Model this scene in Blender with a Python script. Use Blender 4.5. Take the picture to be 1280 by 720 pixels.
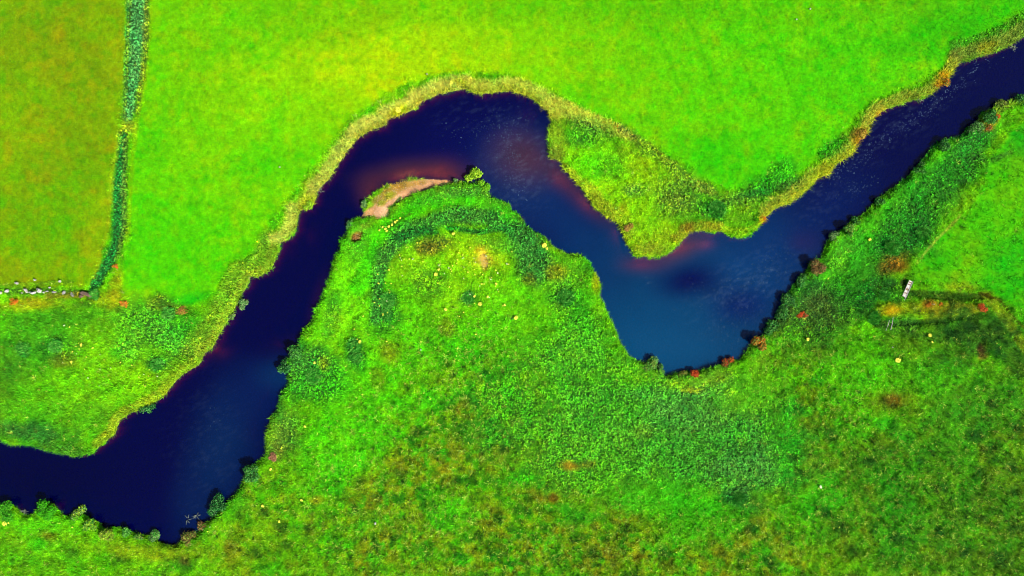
import bpy, math, random
import numpy as np
R = math.radians
rng = np.random.default_rng(7); random.seed(7)
scene = bpy.context.scene
for o in list(bpy.data.objects): bpy.data.objects.remove(o)

# ------------------------------------------------------------------ camera, sky, sun, exposure
GZ = 0.4                                     # mean level of the land seen in the picture
cam_d = bpy.data.cameras.new('camera'); cam = bpy.data.objects.new('camera', cam_d)
scene.collection.objects.link(cam); scene.camera = cam
cam.location = (0, 0, GZ + 106.667); cam.rotation_euler = (0, 0, 0)
cam_d.lens = 24; cam_d.sensor_width = 36; cam_d.clip_start = 0.5; cam_d.clip_end = 6000
SUN_EL, SUN_AZ = R(43), R(128)               # azimuth clockwise from +Y (picture up)
w = bpy.data.worlds.new('World'); scene.world = w; w.use_nodes = True
nt = w.node_tree; bg = nt.nodes['Background']; sky = nt.nodes.new('ShaderNodeTexSky')
sky.sky_type = 'NISHITA'; sky.sun_disc = False; sky.sun_elevation = SUN_EL; sky.sun_rotation = SUN_AZ
nt.links.new(sky.outputs[0], bg.inputs[0]); bg.inputs[1].default_value = 0.07
sd = bpy.data.lights.new('sun', 'SUN'); sd.energy = 4.9; sd.angle = R(0.55); sd.color = (1, .95, .86)
sun = bpy.data.objects.new('sun', sd); scene.collection.objects.link(sun)
sun.rotation_euler = (math.pi/2 - SUN_EL, 0, math.pi - SUN_AZ)
scene.view_settings.view_transform = 'Standard'; scene.view_settings.look = 'None'
scene.view_settings.exposure = 1.15; scene.view_settings.gamma = 1
scene.render.engine = 'CYCLES'; scene.cycles.max_bounces = 4; scene.cycles.transparent_max_bounces = 6
scene.cycles.volume_bounces = 0; scene.cycles.filter_width = 1.1
KEXP = 2.3                                   # display value of an albedo of 1 in the open

# ------------------------------------------------------------------ small helpers
def tag(o, label=None, cat=None, group=None, kind=None):
    if label: o['label'] = label
    if cat: o['category'] = cat
    if group: o['group'] = group
    if kind: o['kind'] = kind
    return o
def P(x, y): return (x - 640.0)/8.0, (360.0 - y)/8.0
def lin(c):
    c = np.asarray(c, dtype=np.float32)
    return np.where(c <= .04045, c/12.92, ((np.maximum(c, 0) + .055)/1.055)**2.4)
def alb(c255, k=1.0): return lin(np.asarray(c255, dtype=np.float32)/255.0)/KEXP*k
def sstep(a, b, x):
    t = np.clip((x - a)/(b - a), 0, 1); return t*t*(3 - 2*t)

# ------------------------------------------------------------------ land-cover maps (1 cell = 0.125 m)
X0, X1, Y0, Y1 = -300, 1580, -240, 960
PX = np.arange(X0, X1, dtype=np.float32); PY = np.arange(Y0, Y1, dtype=np.float32)
GX, GY = np.meshgrid(PX, PY)
SH = GX.shape
_tabs = {}
def noise_at(x, y, scale, seed):
    if seed not in _tabs: _tabs[seed] = np.random.default_rng(seed).random((256, 256)).astype(np.float32)
    T = _tabs[seed]
    u = x/scale + 37.3*(seed % 11); v = y/scale + 19.7*(seed % 7)
    iu = np.floor(u).astype(np.int32); iv = np.floor(v).astype(np.int32)
    fu = (u - iu).astype(np.float32); fv = (v - iv).astype(np.float32)
    fu = fu*fu*(3 - 2*fu); fv = fv*fv*(3 - 2*fv)
    a = T[iv & 255, iu & 255]; b = T[iv & 255, (iu+1) & 255]; c = T[(iv+1) & 255, iu & 255]; d = T[(iv+1) & 255, (iu+1) & 255]
    return (a*(1-fu) + b*fu)*(1-fv) + (c*(1-fu) + d*fu)*fv
def fbm_at(x, y, scale, seed, octs=3, ang=0.0, stretch=1.0):
    if ang or stretch != 1:
        ca, sa = math.cos(ang), math.sin(ang); x, y = (x*ca + y*sa)/stretch, -x*sa + y*ca
    s = 0; a = 1; t = 0
    for k in range(octs):
        s = s + a*noise_at(x, y, scale/(2.03**k), seed + k); t += a; a *= .55
    return (s/t - .5)*2.2
def F(scale, seed, octs=3, ang=0.0, stretch=1.0): return fbm_at(GX, GY, scale, seed, octs, ang, stretch)
WX = F(26, 101, 4)*7 ; WY = F(26, 141, 4)*7          # warp that frays zone edges
WFX = F(7, 171, 2)*2.2; WFY = F(7, 181, 2)*2.2
E_ = F(18, 211, 4)                                     # edge noise
def poly(pts):
    m = np.zeros(SH, dtype=bool); n = len(pts)
    for i in range(n):
        (xa, ya), (xb, yb) = pts[i], pts[(i+1) % n]
        if ya == yb: continue
        if ya > yb: xa, ya, xb, yb = xb, yb, xa, ya
        r0 = int(max(0, math.ceil(ya - Y0))); r1 = int(min(SH[0], math.ceil(yb - Y0)))
        if r1 <= r0: continue
        ys = PY[r0:r1]; xc = xa + (ys - ya)*(xb - xa)/(yb - ya)
        m[r0:r1] ^= GX[r0:r1] < xc[:, None]
    return m
def box1(a, r, ax):
    r = int(r); n = 2*r + 1
    pad = [(0, 0), (0, 0)]; pad[ax] = (r+1, r)
    c = np.cumsum(np.pad(a, pad, mode='edge'), axis=ax, dtype=np.float64)
    return ((c[n:] - c[:-n]) if ax == 0 else (c[:, n:] - c[:, :-n])).astype(np.float32)/n
def blur(a, r):
    a = a.astype(np.float32)
    for _ in range(2): a = box1(box1(a, r, 0), r, 1)
    return a
def samp(a, x, y):
    ix = np.clip(x - X0, 0, SH[1] - 1.001); iy = np.clip(y - Y0, 0, SH[0] - 1.001)
    i0 = ix.astype(np.int32); j0 = iy.astype(np.int32)
    i1 = np.minimum(i0 + 1, SH[1]-1); j1 = np.minimum(j0 + 1, SH[0]-1)
    fx = (ix - i0).astype(np.float32); fy = (iy - j0).astype(np.float32)
    if a.ndim == 3: fx = fx[..., None]; fy = fy[..., None]
    return (a[j0, i0]*(1-fx) + a[j0, i1]*fx)*(1-fy) + (a[j1, i0]*(1-fx) + a[j1, i1]*fx)*fy
def soft(m, r, warp=1.0):
    b = blur(m, r) if r > 0 else m.astype(np.float32)
    return samp(b, GX + WX*warp + WFX, GY + WY*warp + WFY) if warp else b
def win(x0, x1, y0, y1):
    return (slice(int(max(0, y0 - Y0)), int(min(SH[0], max(0, y1 - Y0)))), slice(int(max(0, x0 - X0)), int(min(SH[1], max(0, x1 - X0)))))
def blobm(x, y, rx, ry, ang=0, soften=.5, ragged=.35):
    r = max(rx, ry)*1.7 + 4; s = win(x-r, x+r, y-r, y+r)
    if GX[s].size == 0: return s, 0
    dx = GX[s] - x; dy = GY[s] - y; a = R(ang); ca, sa = math.cos(a), math.sin(a)
    d = np.sqrt(((dx*ca + dy*sa)/rx)**2 + ((-dx*sa + dy*ca)/ry)**2) + E_[s]*ragged
    return s, 1 - sstep(1 - soften, 1 + soften*.6, d)
def linem(pts, wd, soften=.5, ragged=.3):
    xs = [p[0] for p in pts]; ys = [p[1] for p in pts]; wmax = max(p[2] if len(p) > 2 else wd for p in pts)*1.5 + 8
    s = win(min(xs)-wmax, max(xs)+wmax, min(ys)-wmax, max(ys)+wmax)
    best = np.full(GX[s].shape, 9e9, dtype=np.float32)
    for (a, b) in zip(pts[:-1], pts[1:]):
        vx, vy = b[0]-a[0], b[1]-a[1]; L2 = vx*vx + vy*vy + 1e-6
        t = np.clip(((GX[s]-a[0])*vx + (GY[s]-a[1])*vy)/L2, 0, 1)
        wa = a[2] if len(a) > 2 else wd; wb = b[2] if len(b) > 2 else wd
        d = np.hypot(GX[s]-a[0]-t*vx, GY[s]-a[1]-t*vy)/((wa + (wb-wa)*t)*.5)
        best = np.minimum(best, d)
    best = best + E_[s]*ragged
    return s, 1 - sstep(1 - soften, 1 + soften*.6, best)

NB = [(-900,470),(-300,535),(-120,540),(-40,548),(0,551),(17,556),(43,558),(67,566),(97,571),(112,568),(125,557),(143,543),(148,527),(160,518),(173,513),(193,503),
(208,492),(213,482),(230,467),(248,457),(255,442),(267,432),(277,412),(288,395),(297,378),(305,363),(312,347),(320,347),(330,342),(340,337),
(345,317),(350,303),(360,300),(370,283),(373,263),(385,261),(393,253),(397,238),(405,230),(415,217),(423,203),(435,187),(447,172),(463,162),(480,157),(485,148),
(500,143),(515,137),(527,127),(547,117),(567,113),(582,111),(593,117),(613,117),(627,113),(640,114),(660,120),(673,128),(682,137),(690,147),
(687,163),(685,180),(688,197),(702,202),(707,213),(717,224),(730,237),(743,258),(757,270),(773,278),(778,290),(785,307),(793,320),(813,321),
(833,319),(842,312),(853,300),(862,290),(873,288),(890,290),(903,289),(913,296),(927,298),(940,293),(950,283),(960,270),(970,260),(987,255),
(997,247),(1007,240),(1023,223),(1037,218),(1043,207),(1060,197),(1070,187),(1075,173),(1085,167),(1092,150),(1103,138),(1120,132),(1137,126),
(1157,122),(1170,113),(1180,103),(1190,93),(1197,78),(1213,75),(1233,68),(1250,63),(1267,55),(1280,45),(1330,20),(1420,-35),(1600,-160)]
SB = [(-900,660),(-300,640),(-120,628),(-50,640),(0,633),(15,631),(30,645),(40,643),(50,635),(63,629),(72,637),(82,647),(92,642),(102,640),(110,648),(122,652),(128,662),
(143,659),(157,662),(177,670),(190,670),(200,679),(217,683),(230,674),(247,668),(257,655),(268,645),(280,635),(288,624),(297,615),(303,603),
(307,590),(320,580),(330,570),(333,547),(337,523),(348,508),(352,490),(360,479),(358,463),(355,453),(363,445),(373,430),(378,413),(390,403),
(395,387),(403,370),(409,355),(414,340),(416,327),(423,313),(425,300),(433,294),(434,283),(440,275),(450,271),(454,265),(453,255),(464,246),
(473,237),(484,231),(499,227),(511,223),(524,222),(546,223),(560,224),(575,226),(584,229),(600,229),(611,239),(614,246),(623,250),(636,254),(641,262),
(650,268),(658,282),(673,290),(683,298),(695,310),(710,318),(727,318),(737,328),(745,340),(750,353),(750,370),(756,383),(763,397),(770,413),
(777,430),(788,446),(800,452),(813,456),(825,462),(831,470),(847,466),(863,466),(880,462),(897,457),(910,452),(925,449),(936,437),(942,425),
(958,417),(970,403),(980,387),(985,367),(997,350),(1008,340),(1013,328),(1027,322),(1032,308),(1040,295),(1053,287),(1067,275),(1080,268),
(1093,254),(1107,242),(1127,228),(1143,213),(1153,200),(1167,183),(1183,175),(1203,170),(1209,160),(1223,153),(1227,141),(1240,136),(1260,127),
(1280,125),(1340,95),(1430,40),(1600,-60)]
RIVER = NB + SB[::-1]
# signed distance (px) to the waterline, positive on land
sx = np.arange(X0, X1, 2, dtype=np.float32); sy = np.arange(Y0, Y1, 2, dtype=np.float32)
QX, QY = np.meshgrid(sx, sy); D2 = np.full(QX.shape, 1e9, dtype=np.float32); N2 = D2.copy()
for line, isn in ((NB, 1), (SB, 0)):
    for a, b in zip(line[:-1], line[1:]):
        vx, vy = b[0]-a[0], b[1]-a[1]; t = np.clip(((QX-a[0])*vx + (QY-a[1])*vy)/(vx*vx+vy*vy), 0, 1)
        d = (QX-a[0]-t*vx)**2 + (QY-a[1]-t*vy)**2
        np.minimum(D2, d, out=D2)
        if isn: np.minimum(N2, d, out=N2)
def up2(a):
    u = np.repeat(np.repeat(a, 2, 0), 2, 1)[:SH[0], :SH[1]]
    return samp(blur(u, 1), GX - .5, GY - .5)
INR = poly(RIVER)
SD = up2(np.sqrt(D2)); ND = up2(np.sqrt(N2))
SD = np.where(INR, -SD, SD)
SDn = SD + F(9, 301, 3)*2.0 + F(3.4, 311, 2)*0.9          # frayed waterline

COL = np.empty(SH + (3,), dtype=np.float32)
RUSH = np.zeros(SH, np.float32); MEAD = np.zeros(SH, np.float32); REED = np.zeros(SH, np.float32)
BARE = np.zeros(SH, np.float32); ZA = np.zeros(SH, np.float32)
def mixcol(s, m, c, a=1.0, jit=0.0):
    m = np.asarray(m)[..., None]*a; c = np.array(c, np.float32)/255
    COL[s] = COL[s]*(1-m) + c*m
ALL = (slice(None), slice(None))
def lay(m, fld, v=1.0, s=ALL): fld[s] = fld[s]*(1-m) + v*m
# --- rough grass everywhere: mottled
COL[:] = np.array((68, 182, 0), np.float32)/255
n1 = F(60, 401, 3); n2 = F(22, 411, 4); n3 = F(9, 421, 3); n4 = F(30, 431, 4)
mixcol(ALL, sstep(-.2, .5, n2), (100, 195, 10), .6)
mixcol(ALL, sstep(.0, .55, n4), (30, 175, 0), .6)
mixcol(ALL, sstep(.2, .6, n3), (45, 140, 10), .35)
# --- olive and brown mottled tussock ground
olv = np.zeros(SH, np.float32)
for b in [(590,440,75,50,20,1),(560,500,60,60,0,.9),(600,520,70,60,0,1),(600,470,120,60,20,.9),(560,560,140,70,0,.85),(520,640,190,90,0,.9),(700,690,220,60,0,.9),(660,620,70,50,0,.7),(1040,520,70,90,20,.85),(1100,600,170,110,0,.8),(1200,640,160,120,0,.85),
          (940,680,120,60,0,.8),(1240,560,80,90,0,.75),(470,590,70,60,0,.5),(1010,430,60,50,0,.8),(300,680,90,40,0,.4),(1300,650,300,120,0,.7),(700,860,700,150,0,.7),(1160,470,90,45,0,.3)]:
    s, m = blobm(*b[:5], soften=.9, ragged=.5); olv[s] = np.maximum(olv[s], m*b[5])
k1 = F(17, 441, 4, .5, 1.3); k2 = F(12, 451, 4); k3 = F(24, 461, 3); k4 = F(8, 471, 3)
mixcol(ALL, olv*sstep(-.25, .05, k1), (100, 156, 8), .95)
mixcol(ALL, olv*sstep(-.02, .25, k2), (114, 138, 14), .85)
mixcol(ALL, olv*sstep(.12, .35, F(7, 481, 3)), (158, 190, 20), .55)
mixcol(ALL, olv*sstep(.2, .4, F(13, 485, 3)), (40, 186, 10), .7)
mixcol(ALL, olv*sstep(.08, .35, k3)*sstep(-.3, .2, k4), (112, 110, 16), .6)
mixcol(ALL, olv*sstep(.12, .38, -k2), (20, 104, 8), .85)
mixcol(ALL, olv*sstep(.25, .6, k4), (30, 90, 14), .6)
for q in [(1200,620,140,130,0,.6),(1060,600,90,90,0,.45),(1240,500,70,60,0,.4),(1290,680,120,90,0,.35)]:
    s, m = blobm(*q[:5], soften=.9, ragged=.5); mixcol(s, m, (48, 140, 12), q[5])
# --- west field (drier), grazed
wf = soft(poly([(-400,-400),(170,-400),(158,0),(156,75),(151,140),(140,215),(137,290),(126,325),(113,357),(0,359),(-400,364)]), 2, .35)
mixcol(ALL, wf, (123, 180, 0)); lay(wf, MEAD)
mixcol(ALL, wf*sstep(-.2, .5, F(40, 501, 4)), (92, 178, 0), .75)
mixcol(ALL, wf*sstep(-.1, .5, F(30, 511, 4)), (134, 164, 2), .65)
mixcol(ALL, wf*sstep(.0, .5, F(14, 521, 3)), (138, 150, 6), .35)
wfm = wf.copy()
def mb(lst, mask):
    for (x, y, rx, ry, an, c, a) in lst:
        s, m = blobm(x, y, rx, ry, an, .9, .5); mixcol(s, m*mask[s], c, a)
mb([(70,50,80,50,0,(140,148,4),.5),(100,165,34,36,20,(116,150,4),.45),(30,70,40,50,0,(130,168,2),.4),(140,90,14,40,0,(150,175,6),.5),(105,100,40,40,0,(124,152,4),.35),
    (40,290,50,40,0,(84,178,0),.5),(150,215,10,30,10,(150,185,4),.5),(118,300,16,60,12,(150,180,4),.5),(60,200,30,30,0,(136,160,4),.5),(110,345,40,12,0,(110,185,0),.5),(20,20,60,30,0,(100,160,4),.4),(20,345,40,18,0,(140,165,4),.5)], wf)
# --- north meadow
nm = soft(poly([(188,-400),(188,0),(184,75),(176,140),(164,200),(160,250),(163,290),(155,330),(150,370),(158,380),(235,384),(262,372),(285,345),(318,312),(335,285),(362,245),(385,215),(425,165),(460,132),(510,103),(555,90),(640,93),
    (700,118),(775,155),(820,190),(860,222),(910,236),(960,232),(1000,215),(1030,195),(1055,165),(1090,130),(1130,108),(1170,90),(1200,60),(1280,25),(1420,-60),(1700,-240),(1700,-400)]), 2, .35)
mixcol(ALL, nm, (102, 214, 0)); lay(nm, MEAD)
m1 = F(70, 531, 4); m2 = F(26, 541, 4); m3 = F(11, 551, 3); m4 = F(34, 561, 3, R(62), 4.0)
mixcol(ALL, nm*sstep(-.1, .5, m1), (128, 214, 0), .55)
mixcol(ALL, nm*sstep(.0, .5, m2), (118, 222, 0), .5)
mixcol(ALL, nm*sstep(.05, .5, -m2), (58, 208, 0), .5)
mixcol(ALL, nm*sstep(.0, .5, m3), (140, 214, 0), .3)
mixcol(ALL, nm*sstep(.1, .6, -m3), (50, 180, 0), .45)
mixcol(ALL, nm*sstep(.25, .6, F(15, 555, 4)), (150, 190, 0), .5); mixcol(ALL, nm*sstep(.3, .6, F(7, 557, 2)), (60, 172, 0), .4)
mixcol(ALL, nm*sstep(.1, .5, m4), (66, 204, 0), .35)
mb([(320,140,130,80,-30,(136,208,0),.75),(250,60,70,90,0,(122,202,0),.6),(420,100,120,80,-30,(150,214,0),.55),(545,64,200,58,-6,(200,228,0),.85),(700,66,120,60,10,(150,214,0),.6),(800,120,90,50,30,(128,214,0),.45),(640,20,260,40,0,(146,206,0),.4),(500,70,200,70,-10,(160,216,0),.3),(620,50,160,40,0,(138,210,0),.4),(360,20,80,40,0,(112,190,0),.55),(230,60,50,90,0,(118,200,0),.6),(190,190,30,60,0,(66,200,0),.5),(220,320,70,60,-10,(66,208,0),.6),
    (195,300,40,60,0,(78,212,0),.5),(310,250,60,60,0,(110,214,0),.5),(340,160,80,60,-30,(110,218,0),.5),(330,205,50,30,0,(60,205,0),.4),(1100,60,160,60,-20,(64,205,0),.55),(1220,20,110,40,-20,(46,182,0),.7),
    (980,190,100,50,0,(64,210,0),.5),(1020,120,110,60,-20,(80,210,0),.5),(900,90,120,80,0,(96,220,0),.4),(750,60,160,60,10,(100,206,0),.5),(800,10,300,26,0,(88,190,0),.6),(1130,10,60,14,0,(110,175,0),.4),
    (345,160,10,50,10,(60,198,0),.25),(470,20,40,16,0,(120,170,0),.4),(250,390,50,20,0,(20,190,10),.4),(900,205,70,26,20,(50,204,0),.55),(700,70,60,40,0,(140,214,0),.4),(430,40,40,14,-10,(95,190,0),.3),(1060,190,30,24,-45,(20,190,6),.5)], nm)
for k in range(7):
    xx = 240 + k*34; s, m = linem([(xx, 60+k*3), (xx+30, 100-k*4), (xx+80, 64-k*6)], 5, .9, .5); mixcol(s, m*nm[s], (100, 192, 0), .2)
s, m = linem([(400,52),(450,44),(500,32),(545,24)], 2.0, .8, .3); mixcol(s, m, (96,176,0), .3)
s, m = linem([(396,47),(446,39),(498,27),(545,18)], 2.4, .8, .3); mixcol(s, m, (150,206,10), .3)
for k in range(9):                                               # wheel and mowing lines, right half of the meadow
    xx = 770 + k*46; s, m = linem([(xx, -60), (xx+52, 40), (xx+92, 140)], 5, .9, .5); mixcol(s, m*nm[s], (56, 180, 0), .38)
# --- east field
ef = soft(poly([(1142,352),(1150,318),(1178,290),(1215,262),(1232,225),(1240,195),(1262,165),(1300,140),(1500,40),(1800,0),(1800,420),(1290,400),(1235,362),(1180,352)]), 2, .5)
mixcol(ALL, ef, (62, 192, 0)); lay(ef, MEAD, .8)
mixcol(ALL, ef*sstep(-.1, .4, F(30, 571, 4)), (92, 198, 0), .8)
mixcol(ALL, ef*sstep(.05, .5, F(22, 581, 4)), (20, 170, 0), .6)
mb([(1225,310,40,34,0,(104,196,0),.6),(1262,240,20,50,0,(110,190,0),.45),(1258,335,24,40,0,(16,180,10),.6),(1270,180,22,30,0,(18,150,20),.45),(1165,335,24,20,0,(50,185,0),.5),(1180,345,40,10,0,(130,175,6),.4)], ef)

def B(x, y, rx, ry, an, c, a=.8, rush=None, soften=.7, rag=.4, z=0, reed=None, mead=None, bare=None):
    s, m = blobm(x, y, rx, ry, an, soften, rag); mixcol(s, m, c, a)
    if rush is not None: lay(m, RUSH, rush, s); lay(m*(rush > 0), MEAD, 0, s)
    if reed is not None: lay(m, REED, reed, s)
    if mead is not None: lay(m, MEAD, mead, s)
    if bare is not None: lay(m, BARE, bare, s)
    if z: ZA[s] += m*z
def L(pts, wd, c, a=.8, rush=None, soften=.5, rag=.3, z=0, reed=None, mead=None, bare=None):
    s, m = linem(pts, wd, soften, rag); mixcol(s, m, c, a)
    if rush is not None: lay(m, RUSH, rush, s); lay(m*(rush > 0), MEAD, 0, s)
    if reed is not None: lay(m, REED, reed, s); lay(m, MEAD, 0, s)
    if mead is not None: lay(m, MEAD, mead, s)
    if bare is not None: lay(m, BARE, bare, s)
    if z: ZA[s] += m*z
DK = (28, 108, 34); DKG = (44, 128, 62); GRY = (84, 148, 72); LG = (96, 190, 70); TAN = (184, 190, 72); OLV = (120, 140, 14); YG = (140, 205, 0); BR = (120, 196, 0)
# --- south-west bank ground
B(60,410,90,34,0,(44,160,10),.7); B(90,400,60,20,0,(22,130,14),.6); B(50,440,60,36,0,(20,150,24),.55); B(72,435,26,18,0,(26,112,24),.7,rush=.6); B(10,470,30,50,0,(30,120,24),.6)
B(140,440,80,60,0,(92,200,6),.6); B(190,470,50,40,-30,(104,200,4),.6); B(100,500,90,40,0,(74,190,4),.6); B(60,520,70,30,0,(48,165,14),.6)
B(30,540,70,16,8,(30,110,46),.7,rush=.4); B(80,562,40,8,8,(38,120,40),.6,rush=.4); B(130,530,20,30,0,(60,150,20),.5); B(198,455,14,12,0,(24,140,50),.7,rush=.8)
B(195,410,50,30,20,(64,160,30),.7,rush=.9); B(215,425,40,20,30,(60,170,40),.6,rush=.9); B(160,435,20,20,0,(60,170,40),.5,rush=.7); B(125,385,20,10,0,(70,180,20),.5)
B(80,450,16,10,0,(96,120,20),.6); B(20,382,60,8,0,(130,180,6),.6); B(40,378,36,7,0,(150,170,10),.6); B(205,382,26,12,20,(76,110,30),.75,rush=.6); B(232,398,22,16,0,(20,150,14),.6)
B(240,372,40,6,-10,(20,190,20),.4)
# --- ditch with its rank strip
L([(176,-300,28),(172,0,25),(169,75,22),(164,120,18),(160,148,14)], 26, (64,150,76), .95, rush=1, z=-.15)
L([(162,10,6),(159,80,8),(157,120,6),(156,146,4)], 6, (24,108,58), .6, rush=1)
L([(184,0,7),(181,75,8),(172,140,6)], 6, (112,120,40), .55, rush=.8)
B(162,158,11,9,0,(146,176,30),.8,rush=.5,rag=.2); B(156,168,9,8,0,(120,160,30),.7,rush=.6)
L([(154,170,11),(151,200,14),(149,240,18),(149,270,17),(146,300,16),(138,325,16),(124,348,15),(114,364,10)], 18, (22,120,44), .95, rush=1, z=-.25)
L([(157,175,7),(155,230,9),(156,290,9),(146,322,6)], 7, (92,138,40), .65, rush=.8)
L([(163,0,3),(156,148,4),(140,215,5),(134,290,6),(118,348,5)], 4, (150,182,10), .45)
L([(190,0,4),(186,75,4),(170,160,6),(163,250,6),(160,300,5)], 4, (130,196,0), .5)
L([(-300,366),(0,364),(60,364),(100,366),(118,368)], 8, (64,128,22), .75, rush=.6); L([(60,370),(112,368)], 9, (116,116,36), .6)
L([(90,352),(60,354),(0,358)], 6, (52,150,10), .5, rush=.3)
B(115,373,8,4,0,(20,50,10),.9); B(105,380,14,6,0,(16,96,16),.7); B(145,358,8,24,10,(148,172,10),.7,mead=0); B(135,375,24,12,0,(132,168,10),.7,mead=0)
# --- reed belt along the outer (north) bank
def belt(a0, a1, off, wd, c, a, **k):
    pts = [p for p in NB if a0 <= p[0] <= a1]; q = []
    for i, p in enumerate(pts):
        A = pts[max(0, i-2)]; Bp = pts[min(len(pts)-1, i+2)]; tx, ty = Bp[0]-A[0], Bp[1]-A[1]; l = math.hypot(tx, ty)+1e-6
        q.append((p[0] + ty/l*off, p[1] - tx/l*off))
    L(q, wd, c, a, **k)
i0 = NB.index((255,442)); NBs = NB
def beltpts(a, b, off, w0, w1, c, al, **k):
    ia = NB.index(a); ib = NB.index(b); pts = NB[ia:ib+1]; q = []
    for i, p in enumerate(pts):
        A = pts[max(0, i-2)]; Bp = pts[min(len(pts)-1, i+2)]; tx, ty = Bp[0]-A[0], Bp[1]-A[1]; l = math.hypot(tx, ty)+1e-6
        f = i/max(1, len(pts)-1); q.append((p[0] + ty/l*off, p[1] - tx/l*off, w0 + (w1-w0)*f))
    L(q, w0, c, al, **k)
beltpts((125,557),(255,442),5,12,14,(140,168,28),.7,reed=.5)
beltpts((213,482),(255,442),10,26,26,(110,176,24),.6,reed=.4)
beltpts((255,442),(350,303),14,30,26,(116,174,30),.8,reed=.5,rush=.5)
beltpts((255,442),(350,303),4,9,12,(146,172,36),.7,reed=.9)
beltpts((350,303),(447,172),7,15,19,TAN,.9,reed=1)
beltpts((350,303),(447,172),17,5,6,(122,184,16),.7,reed=.6)
beltpts((447,172),(582,111),8,19,21,(196,200,76),.95,reed=1)
beltpts((447,172),(567,113),2,6,7,(160,160,40),.7,reed=1)
beltpts((582,111),(690,147),8,19,21,(184,196,62),.95,reed=1)
beltpts((582,111),(690,147),2.5,8,8,(142,160,30),.7,reed=1)
L([(690,131,24),(720,143,20),(760,158,16),(790,172,12)], 18, (186,196,60), .95, reed=1, soften=.3, rag=.2)
L([(775,160,12),(810,185,14),(835,205,16),(860,228,18),(890,240,16)], 14, (124,156,52), .7, rush=.8)
B(575,103,10,5,0,(190,200,10),.5); B(500,138,12,5,-20,(190,205,0),.7); B(386,256,12,14,30,(160,182,10),.7)
# --- north peninsula
B(730,200,46,44,20,(96,212,4),.9,mead=0); B(800,250,80,54,30,(112,210,4),.95,mead=0); B(735,160,32,12,20,(86,150,46),.7,rush=.9); B(725,172,26,12,10,(50,150,26),.6,rush=.8)
B(697,175,12,30,0,(146,176,30),.8,reed=.9); B(694,195,10,14,0,(124,150,40),.7,reed=.8); B(735,205,20,20,0,(70,222,0),.7); B(765,205,26,20,0,(66,196,6),.6,rush=.4)
B(800,200,30,24,30,(124,200,10),.7,mead=0); B(815,225,36,30,0,(116,206,4),.6,mead=0); B(808,186,16,10,0,(90,160,20),.5,rush=.7)
B(793,238,14,10,0,GRY,.5,rush=.9); B(850,245,38,28,20,(96,160,44),.65,rush=.9); B(840,255,22,15,0,(110,144,50),.45,rush=.9)
B(895,262,20,16,0,(44,150,38),.75,rush=1); B(925,250,36,12,-5,(84,156,50),.7,rush=.9); B(950,240,24,8,-12,(34,120,36),.8,rush=1); B(962,228,34,12,-10,(24,160,24),.6,rush=.8); B(985,232,18,8,-15,(60,130,40),.7,rush=.8)
B(922,272,18,20,20,(92,196,10),.8,rush=.3); B(940,262,20,14,-30,(108,176,16),.6,rush=.5)
L([(700,206,12),(722,226,16),(745,250,20),(770,272,22),(785,290,18)], 18, (172,190,34), .85, reed=.9)
B(785,285,8,14,0,(178,140,50),.6); B(780,262,8,10,0,(180,160,30),.5); B(815,300,30,22,0,(140,200,16),.8,reed=.4); B(800,275,26,24,0,(104,208,6),.6); B(815,312,26,9,0,(164,186,40),.8,reed=.9)
L([(845,298),(870,282),(900,284)], 12, (164,170,36), .8, reed=.8); B(858,285,10,6,0,(168,130,30),.6)
L([(905,286),(925,292),(945,283),(960,266)], 7, (150,196,20), .8, reed=.8); B(955,272,5,9,30,(220,110,10),.7)
# --- belt along the bank north-east
beltpts((960,270),(1103,138),7,17,16,(160,176,50),.9,reed=1)
beltpts((960,270),(1075,173),3,9,9,(178,188,30),.6,reed=1)
beltpts((1075,173),(1197,78),6,13,15,(166,176,48),.9,reed=1)
beltpts((1197,78),(1330,20),9,18,22,(132,156,54),.9,reed=1)
beltpts((1197,78),(1330,20),22,10,14,(60,160,30),.6,rush=.6)
beltpts((1330,20),(1600,-160),9,20,22,(130,150,50),.9,reed=1)
B(1178,98,8,11,35,(214,150,10),.85); B(1172,108,6,5,35,(220,110,10),.7); B(1075,172,8,12,30,(205,150,30),.7); B(1232,60,14,6,-20,(176,176,24),.7); B(1030,212,20,8,-40,(186,190,20),.6); B(1100,142,9,5,-35,(200,150,20),.6)
B(1040,185,20,10,-40,(20,160,20),.6,rush=.6); B(975,215,26,12,-25,(30,170,20),.5,rush=.7)
# --- south bank: central meadow of the loop
B(560,380,170,120,0,(64,206,4),.75); B(570,345,70,60,0,(118,208,6),.7); B(640,360,60,70,0,(70,206,4),.5)
B(610,318,50,26,10,(142,206,10),.75); B(500,330,30,26,-20,(128,200,14),.5); B(430,360,26,60,15,(78,214,4),.7); B(450,440,30,60,10,(88,208,10),.6); B(480,470,26,60,0,(70,210,4),.7)
L([(448,360),(470,310),(490,280),(520,262),(550,250),(600,252),(640,270)], 20, (44,210,4), .75)
L([(470,400,14),(474,350,16),(480,322,20),(498,298,26),(520,286,26),(545,276,24),(575,268,22),(610,272,22),(640,285,26),(662,305,40),(672,335,36)], 20, (56,146,46), .85, rush=1, z=.12)
L([(498,296,10),(520,290,14),(545,290,10)], 10, (16,100,30), .7, rush=1, z=.1); L([(560,285,6),(600,290,8),(632,285,8)], 6, (24,126,34), .8, rush=1); B(540,305,26,12,-10,(96,120,26),.8,rush=1)
B(598,268,40,14,0,(56,140,40),.7,rush=1); B(625,250,24,14,25,(70,150,40),.7,rush=.8); B(575,240,40,8,0,(70,150,50),.7,rush=.8); B(540,248,40,8,-15,(56,160,30),.5,rush=.6)
B(638,270,14,9,30,(46,212,6),.8,rush=.1); B(655,268,8,14,-35,(120,130,50),.6,rush=.8); B(600,255,40,7,5,(50,200,10),.6,rush=.1)
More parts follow.
